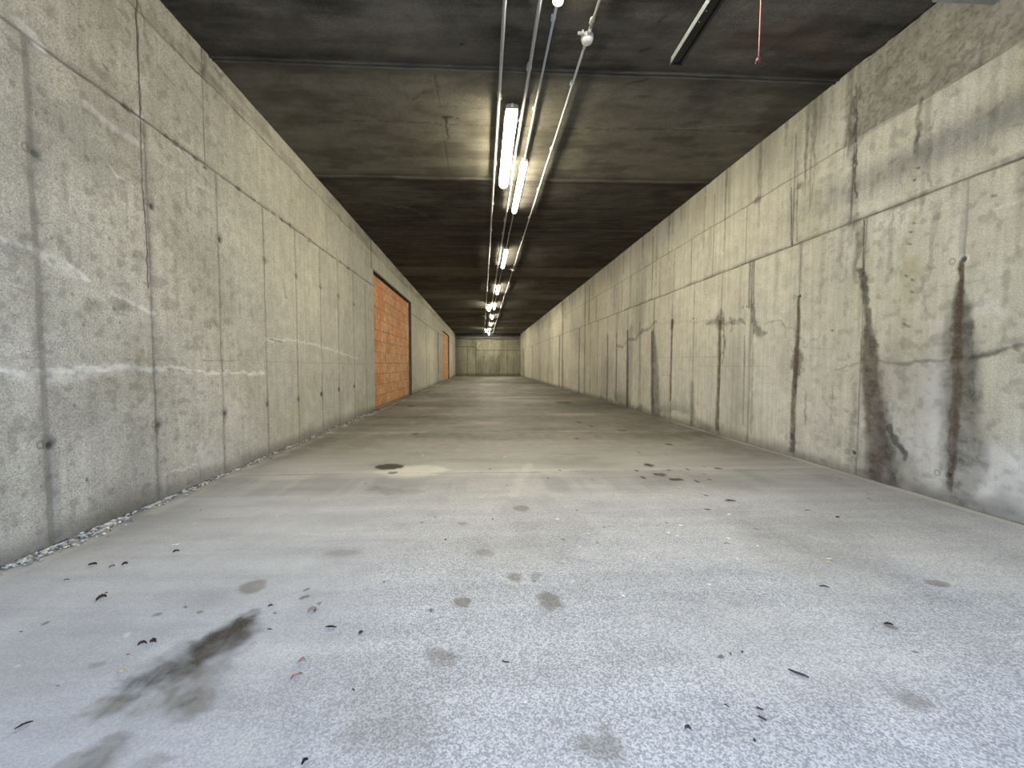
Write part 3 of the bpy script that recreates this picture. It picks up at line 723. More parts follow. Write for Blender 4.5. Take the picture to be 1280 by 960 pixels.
# pale mortar edge at the foot of the right wall and crumbs at the left
p.add(2, .75 * (1 - sst(.012, .05, np.abs(XX - (R - .035) + .03 * (fbm(YY * 3, YY * 0, 60) - .5)))) * (1 - sst(5.5, 7.5, YY)))
p.add(2, .55 * (1 - sst(.02, .07, np.abs(XX + L - .13 + .10 * (fbm(YY * 3.3, YY * 0, 61) - .5)))) * sst(.35, .6, fbm(YY * 5, XX * 5, 62)))
p.add(0, .75 * (1 - sst(.0, .07, XX + L + .05 * (fbm(YY * 5, YY * 0, 63) - .5))))
# oil and damp patches
smear([(308, 771, 7), (301, 777, 13), (292, 785, 19), (280, 796, 24), (266, 808, 24), (253, 818, 16), (244, 825, 8)], .95, 1, .035, 70, .8, .2)
smear([(313, 769, 8), (303, 779, 17), (292, 792, 29), (272, 810, 36), (248, 822, 26), (232, 824, 14)], .70, 0, .04, 71, 1, .3)
smear([(225, 822, 22), (195, 843, 32), (178, 858, 18)], .72, 0, .05, 72, 1, .5)
smear([(230, 850, 30), (225, 868, 34)], .8, 3, .06, 73, 1, .5)
smear([(225, 850, 24), (205, 846, 20), (182, 852, 12)], .5, 1, .06, 79, 1, .6)
smear([(150, 872, 20), (125, 885, 16), (110, 890, 10)], .8, 3, .04, 74, 1, .4)
smear([(268, 842, 20), (250, 872, 22)], .6, 3, .06, 75, 1, .4)
smear([(85, 957, 30), (110, 955, 34)], .8, 3, .06, 76, 1, .3); smear([(175, 955, 20), (195, 950, 18)], .6, 3, .06, 77, 1, .35)
smear([(222, 882, 4), (238, 876, 5)], .5, 0, .02, 78, 1, .2)
spot(315, 732, 17, 7, 0.65, 3, .5, 80); spot(577, 752, 11, 6, 0.80, 3, .6, 81, .4, 2); spot(687, 752, 15, 10, 0.80, 3, .6, 82, .4, 2)
spot(552, 818, 18, 11, 0.61, 3, .7, 83, .5, 2); spot(643, 720, 8, 5, 0.65, 3, .5, 84, .4); spot(669, 719, 8, 4, 0.43, 3, .5, 85, .4)
spot(606, 690, 12, 5, 0.58, 3, .5, 86, .4); spot(652, 635, 9, 3.5, 0.58, 3, .4, 87); spot(578, 654, 6, 2, 0.58, 3, .4, 88)
spot(755, 930, 28, 22, 0.58, 3, .8, 89, .6, 2); spot(1170, 728, 15, 4.5, 0.72, 3, .3, 90); spot(1138, 873, 20, 12, 0.61, 3, .5, 91, .4)
spot(1112, 782, 7, 4, 0.87, 3, .4, 92); spot(430, 690, 18, 4, 0.36, 3, .5, 93, .5); spot(920, 754, 9, 4, 0.43, 3, .5, 94, .5)
spot(490, 890, 60, 40, 0.26, 3, .9, 95, .7, 2); spot(480, 930, 50, 30, 0.23, 3, .9, 96, .7, 2)
spot(197, 767, 5, 2.5, 0.72, 3, .3, 97); spot(250, 764, 4, 1.6, 0.72, 3, .3, 98); spot(121, 830, 9, 4, 0.43, 3, .6, 99, .5)
# wet black spots farther in, with a pale scraped fan beside the largest
smear([(505, 588, 22), (530, 588, 24), (552, 587, 10)], .8, 2, .05, 110, .6, .1)
smear([(480, 590, 10), (510, 591, 26), (535, 590, 14)], .55, 2, .05, 111, .8, .2)
spot(487, 583, 18, 3.4, .98, 0, .18, 112, .1); spot(487, 583, 17, 3.2, .7, 1, .18, 112, .1); spot(491, 590.5, 6, 1.6, .85, 0, .3, 113, .2)
for i, (u, v, w, hh) in enumerate(((811, 581, 6.5, 1.6), (825, 592.5, 7.5, 1.9), (845, 599, 8.5, 1.8), (871, 601.3, 3, .9), (887, 599, 2, .8), (778, 537.8, 5, 1), (705, 502.7, 10, 1.3), (836, 555, 4, .9), (724, 527.8, 3.5, .9), (740, 533, 2.5, .6), (804, 596.5, 3, 1), (836, 587, 2, .6), (860, 586.5, 3, .7), (882, 618.5, 2.4, .8), (513, 507.7, 4, .9), (498, 504.5, 2.5, .6), (519, 542, 4, .7), (721, 548, 2, .5), (796, 588, 2.2, .6), (898, 585, 6, .9), (912, 625, 6, 1.2), (700, 588, 3, .5), (884, 636, 4, .8))):
    spot(u, v, w, hh, .97, 0, .2, 120 + i, .15); spot(u, v, w, hh, .6, 1, .2, 120 + i, .15)
smear([(600, 588, 1), (603, 592, 1), (690, 590, 1), (745, 588, 1)], .35, 0, .05, 150, 1, .5)
smear([(640, 620, 6), (655, 590, 8), (660, 580, 5)], .25, 2, .05, 151)
smear([(460, 609, 6), (490, 614, 10), (530, 614, 6)], .3, 0, .08, 152, 1, .4)
# tyre and sweep marks
smear([(940, 660, 20), (1080, 700, 40), (1250, 760, 60)], .20, 0, .08, 153, 1, .4)
smear([(320, 585, 6), (440, 540, 14), (600, 500, 20)], .22, 0, .1, 154, 1, .3)
smear([(480, 545, 16), (600, 540, 18), (700, 536, 16)], .25, 0, .12, 155, 1, .4)
for k in range(120):    # small pale chips and dark crumbs bedded in the surface
    y = .9 + 3.4 * rng.random(); x = -L + (L + R) * rng.random(); s = .004 + .006 * rng.random()
    p.blob(y, x, s, s * (1 + rng.random()), .8, 0 if k % 2 else 2, rng.random() * 3, .4, k)
rel = .004 * (fbm(XX * 1.5, YY * 1.5, 12) - .5) + .0015 * (fbm(XX * 40, YY * 40, 13, 2) - .5)
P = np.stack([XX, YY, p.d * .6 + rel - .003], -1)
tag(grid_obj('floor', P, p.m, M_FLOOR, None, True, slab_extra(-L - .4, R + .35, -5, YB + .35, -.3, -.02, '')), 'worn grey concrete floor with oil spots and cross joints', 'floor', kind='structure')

# forecourt outside the entrance, behind the camera
bm = bmesh.new(); box(bm, -30, 30, -45, -5.02, -.3, -.004)
tag(from_bm('ground', bm, plain('forecourt_asphalt', (.16, .16, .165), .9, 0, .3, 3)), 'asphalt forecourt outside the entrance', 'ground', kind='structure')
# entrance header above the open front, behind the camera
bm = bmesh.new(); box(bm, -L - .4, R + .35, Y0 - .3, Y0, 2.95, ZC + .1)
tag(from_bm('wall_front', bm, M_BACK), 'concrete header over the open entrance', 'wall', kind='structure')

# ------------------------------------------------------------------ LAMPS
def make_lamp(name, material, drop, wd):
    """a damp-proof tube fitting along y, length 1.6, its top on z = 0"""
    root = empty(name)
    Ln = 1.62
    bm = bmesh.new()     # tray
    w = wd
    extrude_profile(bm, [(-w, -.035 - drop), (-w * .92, -.012 - drop), (-w * .55, -drop), (w * .55, -drop), (w * .92, -.012 - drop), (w, -.035 - drop), (w, -.045 - drop), (-w, -.045 - drop)], 0, Ln)
    from_bm('housing', bm, M_HOUSE, root)
    bm = bmesh.new()     # cover
    prof = [(w * .93 * math.cos(t), -.0455 - drop - w * math.sin(t) ** .7) for t in np.linspace(0, math.pi, 11)]
    prof[0] = (w * .93, -.0455 - drop); prof[-1] = (-w * .93, -.0455 - drop)
    extrude_profile(bm, prof, .05, Ln - .05)
    from_bm('diffuser', bm, material, root, False)
    for y0, y1 in ((.0, .049), (Ln - .049, Ln)):
        bm = bmesh.new(); extrude_profile(bm, [(x * .97, z) for x, z in prof], y0, y1)
        from_bm('diffuser_end', bm, M_DIFF_END, root)
    for y in (.18, .6, 1.02, 1.44):
        for s in (-1, 1):
            bm = bmesh.new(); box(bm, s * w - .006, s * w + .006, y - .016, y + .016, -.062 - drop, -.028 - drop, .002)
            from_bm('latch', bm, M_CLIP, root)
    for y in (.3, 1.32):
        bm = bmesh.new(); box(bm, -.02, .02, y - .03, y + .03, -drop - .001, .004)
        from_bm('mounting_bracket', bm, M_STEEL, root)
    bm = bmesh.new(); tube(bm, [(0, -.03, -.022 - drop), (0, .002, -.022 - drop)], .012, 10); from_bm('cable_gland', bm, M_CLIP, root)
    return root
ordw = ['first', 'second', 'third', 'fourth', 'fifth', 'sixth', 'seventh', 'eighth', 'ninth']
XM = .205 * CZ      # main row
XE = .113 * CZ      # emergency row
MAIN = [CZ * f * 1.0 for f in (.45, 1.985, 3.44, 4.95, 6.43, 7.93, 9.42, 10.9, 12.3)]
MAIN[0] = on_height(700, 2.5, ZC - .06)[1] - 1.62
MAIN[1] = on_height(652, 206, ZC - .09)[1]
lamp0 = make_lamp('tube_lamp', M_DIFF, 0.0, .042)
mlabels = ['tube lamp nearest the entrance, only its glowing end in frame above the detector',
           'glowing tube lamp directly beyond and right of the large near lamp',
           'glowing tube lamp, second complete one down the right-hand lamp row',
           'glowing tube lamp, third complete one down the right-hand lamp row',
           'glowing tube lamp right beside a left-hand lamp halfway down the hall',
           'glowing tube lamp alone just beyond the paired lamps, fifth complete in the right-hand row',
           'glowing tube lamp, sixth complete one down the right-hand lamp row',
           'glowing tube lamp right beside the farthest left-hand lamp, seventh complete in its row',
           'last glowing tube lamp of the row, nearest the end wall']
lamps = []
for i, y in enumerate(MAIN):
    o = lamp0 if i == 0 else copy_tree(lamp0)
    o.location = (XM, y, ZC - .004); lamps.append(o)
    tag(o, mlabels[i], 'ceiling lamp', 'tube lamps of the right-hand row')
EY = [on_height(638, 139, ZC - .13)[1], MAIN[4] - .05, MAIN[7] - .1]
e0 = make_lamp('tube_lamp', M_DIFF_EM, .055, .062)
elabels = ['large near tube lamp with latched clear cover between the two left conduits',
           'glowing tube lamp left of the right-hand row halfway down the hall',
           'farthest tube lamp left of the right-hand row, close to the end wall']
for i, y in enumerate(EY):
    o = e0 if i == 0 else copy_tree(e0)
    o.location = (XE, y, ZC - .004)
    tag(o, elabels[i], 'ceiling lamp', 'tube lamps between the two left conduits')

# ------------------------------------------------------------------ CONDUITS
def clip_bm(x, y, z, r, side):
    bm = bmesh.new()
    box(bm, x - r * 1.25, x + r * 1.25, y - .011, y + .011, z - r * .2, ZC - .001)
    box(bm, x + side * r * 1.0, x + side * (r * 1.0 + .012), y - .02, y + .02, z - r * .9, z + r * 1.2, .002)
    return bm
def conduit(name, pts, r, label, clips=(), side=-1, group=None, cat='conduit', couplers=()):
    root = empty(name, (pts[0][0], pts[0][1], pts[0][2]))
    o0 = Vector(pts[0])
    bm = bmesh.new(); tube(bm, [Vector(q) - o0 for q in pts], r, 12); from_bm('pipe', bm, M_PIPE, root, True)
    for y in clips:
        k = next((i for i in range(len(pts) - 1) if pts[i][1] <= y <= pts[i + 1][1]), 0)
        t = (y - pts[k][1]) / (pts[k + 1][1] - pts[k][1]); q = Vector(pts[k]).lerp(Vector(pts[k + 1]), t)
        bm = clip_bm(q.x, q.y, q.z, r, side); bmesh.ops.translate(bm, verts=bm.verts, vec=-o0); from_bm('clip', bm, M_CLIP, root)
    for y in couplers:
        bm = bmesh.new(); q = Vector((pts[0][0], y, pts[0][2])) - o0
        tube(bm, [q - Vector((0, .035, 0)), q + Vector((0, .035, 0))], r * 1.16, 12); from_bm('coupler', bm, M_CLIP, root, True)
    return tag(root, label, cat, group)
def run(x, y0, y1, z, n=16, amp=.004, seed=1):
    return [(x + amp * math.sin(seed + 2.1 * k), y0 + (y1 - y0) * k / n, z + amp * .4 * math.sin(seed * 2 + 1.3 * k)) for k in range(n + 1)]
GC = 'conduits along the ceiling'
rA, rB, rC, rD = .0145, .0145, .0105, .0105
xA, xB, xD = .0625 * CZ, .157 * CZ, .320 * CZ
conduit('conduit', run(xA, Y0 + .1, YB - .25, ZC - .045, 24, .003, 1), rA, 'grey ceiling conduit furthest left, straight down the whole hall', list(np.arange(1.4, 26, 1.25)), 1, GC, couplers=(8.2, 14.5))
conduit('conduit', run(xB, Y0 + .1, YB - .5, ZC - .045, 24, .005, 2), rB, 'grey ceiling conduit running close along the right of the large near lamp', list(np.arange(1.36, 26, .72 * 1.0)), -1, GC)
cn = ['first', 'second', 'third', 'fourth', 'fifth', 'sixth', 'seventh', 'eighth']
clabel = ['thin conduit from the nearest lamp end to the first complete lamp of the row',
          'thin conduit between the first and second complete lamps of the right-hand row',
          'thin conduit between the second and third complete lamps of the right-hand row',
          'thin conduit between the third and fourth complete lamps of the right-hand row',
          'thin conduit between the fourth and fifth complete lamps of the right-hand row',
          'thin conduit between the fifth and sixth complete lamps of the right-hand row',
          'thin conduit between the sixth and seventh complete lamps of the right-hand row',
          'thin conduit between the seventh complete lamp and the last lamp']
for i in range(8):
    y0, y1 = MAIN[i] + 1.67, MAIN[i + 1] - .035
    conduit('lamp_conduit', [(XM + .004, y0, ZC - .026), (XM, (y0 + y1) / 2, ZC - .026), (XM, y1, ZC - .026)], rC, clabel[i], [y0 + .12, (y0 + y1) / 2 + .1] if i < 4 else [], -1, 'thin conduits between the lamps')
# detectors on the right-hand conduit
dx, dy = on_height(733.5, 49, ZC - .03)
d2x, d2y = on_height(640.5, 337.5, ZC - .03)
conduit('detector_conduit', run(xD, Y0 + .1, dy - .10, ZC - .026, 4, .001, 3), rD, 'thin conduit from the entrance to the round white detector', [dy - .16], -1, 'thin conduits of the detectors')
conduit('detector_conduit', run(xD, dy + .085, d2y - .08, ZC - .026, 12, .002, 4), rD, 'thin right-hand conduit between the two round detectors', list(np.arange(dy + .5, d2y - .3, 1.1)), -1, 'thin conduits of the detectors')
conduit('detector_conduit', run(xD, d2y + .08, YB - .6, ZC - .026, 16, .002, 5), rD, 'thin right-hand conduit from the far detector to the end wall', [], -1, 'thin conduits of the detectors')
def detector(x, y, label):
    root = empty('motion_detector', (x, y, ZC - .003))
    bm = bmesh.new(); lathe(bm, [(0, 0), (.046, 0), (.048, -.006), (.049, -.024), (.046, -.028), (0, -.028)], 0, 0, 28); from_bm('base', bm, M_WHITE, root, False)
    bm = bmesh.new(); lathe(bm, [(0, -.0285), (.045, -.0285), (.045, -.036), (.041, -.048), (.031, -.056), (.016, -.060), (0, -.061)], 0, 0, 28); from_bm('dome', bm, M_WHITE, root, True)
    bm = bmesh.new(); tube(bm, [(0, .047, -.022), (0, .085, -.022)], .013, 10); tube(bm, [(0, -.047, -.022), (0, -.10, -.022)], .013, 10); from_bm('cable_gland', bm, M_CLIP, root, True)
    bm = bmesh.new(); box(bm, -.085, -.046, -.052, -.036, -.03, -.008, .003); box(bm, -.056, -.040, -.062, -.03, -.034, -.004, .003)
    from_bm('side_plug', bm, M_CLIP, root)
    bm = bmesh.new(); tube(bm, [(.0455 * math.cos(t), .0455 * math.sin(t), -.033) for t in np.linspace(0, 2 * math.pi, 25)], .0012, 6, False); from_bm('seam', bm, M_HOUSE, root)
    return tag(root, label, 'detector', 'ceiling detectors')
detector(xD, dy, 'round white domed detector on the ceiling near the black rail')
detector(xD, d2y, 'small far round white detector on the conduit beside a lamp')

# conduit across the end wall with a slack cable below it
root = empty('end_wall_conduit', (-L + .05, YB - .14, H + 2.29))
bm = bmesh.new(); tube(bm, [(0, 0, 0), (L + R - .1, 0, .02)], .035, 10); from_bm('pipe', bm, M_PIPE, root, True)
for x in (.9, 2.1, 3.3, 4.5):
    bm = bmesh.new(); box(bm, x - .03, x + .03, -.045, .135, -.05, .055); from_bm('clip', bm, M_STEEL, root)
tag(root, 'horizontal grey conduit high across the far end wall', 'conduit')
bm = bmesh.new()
tube(bm, [(-L + .1 + (L + R - .2) * t, YB - .05, H + 2.22 - .16 * (1 - (2 * ((t * 2.0) % 1.0) - 1) ** 2) * .6) for t in np.linspace(0, .999, 41)], .016, 8)
tag(from_bm('hanging_cable', bm, M_BLACK, None, True), 'dark cable sagging below the conduit on the end wall', 'cable')
root = empty('end_beam', (0, YB - .55, ZC - .08))
bm = bmesh.new(); box(bm, -L + .02, R - .02, -.05, .05, -.07, .075, .006); from_bm('duct', bm, M_BLACK, root)
tag(root, 'dark duct across the ceiling just before the end wall', 'duct')

# ------------------------------------------------------------------ GARAGE DOOR RAIL, CORD, BRACKET
RX, RZ = 1.405, ZC - .40
ye = on_height(844, 80.5, RZ)[1]
RX = on_height(838.5, 80, RZ)[0]
root = empty('door_rail', (RX, ye, RZ))
bm = bmesh.new()
wv, hv, y0 = .084, .040, Y0 - ye + .1
extrude_profile(bm, [(0, 0), (.020, 0), (.020, .008), (wv - .020, .008), (wv - .020, 0), (wv, 0), (wv, hv), (0, hv)], y0, 0)
from_bm('channel', bm, M_BLACK, root)
bm = bmesh.new(); box(bm, -.003, -.0005, y0, -.012, .002, hv + .001); from_bm('side_strip', bm, M_STEEL, root)['label'] = 'bright galvanised side strip'
bm = bmesh.new(); box(bm, -.004, wv + .004, -.004, .010, -.004, hv + .003, .003); from_bm('end_cap', bm, M_BLACK, root)
for yy in (-.36, -.44):
    bm = bmesh.new(); tube(bm, [(.012, yy, -.003), (.012, yy, .001)], .005, 10); from_bm('rivet', bm, M_STEEL, root)
for yy in (-1.25, -2.6):
    bm = bmesh.new(); box(bm, .022, .026, yy - .012, yy + .012, hv - .002, ZC - RZ); from_bm('hanger_strap', bm, M_STEEL, root)
tag(root, 'black overhead door rail with bright edge, hanging below the ceiling near the entrance', 'door rail')
# red cord hanging from the rail carriage
kx = RX + .05; kY = .0
d = ray(948, 75); t = (RX + .028) / d[0]; kp = CAM + d * t
root = empty('pull_cord', tuple(kp))
bm = bmesh.new(); zt = RZ - kp[2]
tube(bm, [(.003 * math.sin(3 * s), 0, .012 + (zt - .012) * s) for s in np.linspace(0, 1, 8)], .0026, 8); from_bm('cord', bm, M_CORD, root, True)
bm = bmesh.new(); lathe(bm, [(0, -.020), (.009, -.019), (.014, -.010), (.014, .002), (.009, .011), (.004, .015), (0, .016)], 0, 0, 16); from_bm('knob', bm, M_RED, root, True)
tag(root, 'thin red and white cord with dark red knob hanging beside the rail', 'pull cord')
bp = on_height(1165, 3, ZC - .30); bq = on_height(1247, 3, ZC - .30)
root = empty('steel_bracket', (bp[0], bp[1], ZC - .30))
bm = bmesh.new()
wl = R - .012 - bp[0]
extr = [(0, 0), (-.05, 0), (-.05, .004), (-.004, .004), (-.004, .05), (0, .05)]
a = [bm.verts.new((0, y, z)) for y, z in extr]; b = [bm.verts.new((bq[0] - bp[0], y, z)) for y, z in extr]
for k in range(6): bm.faces.new((a[k], a[(k + 1) % 6], b[(k + 1) % 6], b[k]))
bm.faces.new(a[::-1]); bm.faces.new(b); from_bm('angle_bar', bm, M_STEEL, root)
bm = bmesh.new(); box(bm, bq[0] - bp[0] - .03, bq[0] - bp[0] - .026, -.045, -.008, .004, .296); from_bm('hanger_strap', bm, M_STEEL, root)
tag(root, 'galvanised angle bar at the top right corner near the right wall', 'bracket')

# ------------------------------------------------------------------ CRUMBLED CONCRETE along the left wall (uncountable)
def rock(bm, x, y, z, s):
    g = bmesh.ops.create_icosphere(bm, subdivisions=1, radius=s)
    fx, fy, fz = .7 + .6 * random.random(), .7 + .6 * random.random(), .45 + .4 * random.random()
    rot = Matrix.Rotation(random.random() * 6, 3, 'Z')
    for v in g['verts']:
        c = v.co * (1 + .35 * (random.random() - .5)); v.co = rot @ Vector((c.x * fx, c.y * fy, c.z * fz)) + Vector((x, y, z))
bm = bmesh.new()
def strew(ya_, yb_, n, wide, smin, smax, x0=-L + .012):
    for _ in range(n):
        y = ya_ + (yb_ - ya_) * random.random(); s = smin + (smax - smin) * random.random() ** 2
        x = x0 + s + abs(random.gauss(0, wide)); rock(bm, x, y, .4 * s, s)
strew(1.6, 2.02, 70, .03, .004, .011); strew(1.93, 2.14, 90, .045, .004, .013); strew(2.12, 2.52, 230, .055, .004, .016); strew(2.50, 2.9, 80, .03, .004, .011)
strew(2.7, 3.3, 190, .04, .004, .013); strew(3.3, 5.2, 230, .035, .005, .014); strew(5.2, 8.2, 150, .04, .006, .016)
tag(from_bm('crumbled_concrete', bm, M_GRAVEL), 'crumbled concrete grit along the foot of the left wall', 'rubble', kind='stuff')

# ------------------------------------------------------------------ LEAVES, SCRAPS, TWIGS
def leaf_mesh(ln, wd, curl, seed, ragged=.25):
    r = random.Random(seed); bm = bmesh.new(); n = 9; rows = []
    for i in range(n + 1):
        t = i / n; w = wd * (math.sin(math.pi * min(1, t * .95 + .04)) ** .8) * (1 + ragged * (r.random() - .5))
        z = curl * ln * (math.sin(math.pi * t) * .5 + .15 * r.random())
        bend = .15 * ln * math.sin(2.2 * t + seed)
        row = []
        for k in range(5):
            s = (k - 2) / 2
            row.append(bm.verts.new(((t - .5) * ln, bend + s * w * .5, .0015 + z * .55 + abs(s) ** 1.5 * curl * wd * (.8 + .4 * r.random()))))
        rows.append(row)
    for a, b in zip(rows, rows[1:]):
        for k in range(4): bm.faces.new((a[k], a[k + 1], b[k + 1], b[k]))
    g = bmesh.ops.solidify(bm, geom=bm.faces[:], thickness=.0008)
    return bm
def scrap_mesh(ln, wd, seed):
    r = random.Random(seed); bm = bmesh.new(); n = 7
    ang = sorted(r.random() * 6.283 for _ in range(n))
    ang = [6.283 * k / n + .5 * (r.random() - .5) for k in range(n)]
    top = [bm.verts.new((ln * .5 * math.cos(a) * (.75 + .4 * r.random()), wd * .5 * math.sin(a) * (.75 + .4 * r.random()), .004 + .006 * r.random())) for a in ang]
    c = bm.verts.new((0, 0, .008)); 
    for k in range(n): bm.faces.new((c, top[k], top[(k + 1) % n]))
    bmesh.ops.solidify(bm, geom=bm.faces[:], thickness=.002)
    return bm
def twig_mesh(ln, r0, seed):
    r = random.Random(seed); bm = bmesh.new()
    pts = [((t - .5) * ln, .05 * ln * math.sin(4 * t + seed) + .02 * ln * r.random(), r0 * 1.05) for t in np.linspace(0, 1, 8)]
    tube(bm, pts, [r0 * (.5 + .6 * math.sin(math.pi * (.1 + .8 * k / 7))) for k in range(8)], 7)
    tube(bm, [pts[3], (pts[3][0] + .12 * ln, pts[3][1] + .10 * ln, r0 * 1.2)], [r0 * .6, r0 * .25], 6)
    return bm
def pebble_mesh(s, seed):
    random.seed(seed); bm = bmesh.new(); rock(bm, 0, 0, .45 * s, s); return bm
def place(kind, u, v, wpx_, ang, material, label, cat, seed=None, ratio=.5, curl=.5, group=None):
    x, y = on_floor(u, v); ppm = 1 / max(1e-6, abs(on_floor(u + 1, v)[0] - x)); s = (.6 if u < 300 and kind == 'leaf' else .8) * wpx_ / ppm; seed = seed or int(u * 3 + v)
    if kind == 'leaf': bm = leaf_mesh(s, s * ratio, curl, seed); nm = 'dry_leaf'
    elif kind == 'scrap': bm = scrap_mesh(s, s * ratio, seed); nm = 'paper_scrap'
    elif kind == 'twig': bm = twig_mesh(s, max(.0024, s * .065), seed); nm = 'twig'
    elif kind == 'bark': bm = leaf_mesh(s, s * ratio, .25, seed, .6); nm = 'bark_sliver'
    else: bm = pebble_mesh(s * .5, seed); nm = 'pebble'
    o = from_bm(nm, bm, material, None, kind in ('leaf', 'twig'))
    o.location = (x, y, .0005); o.rotation_euler = (0, 0, math.radians(ang))
    return tag(o, label, cat, group)
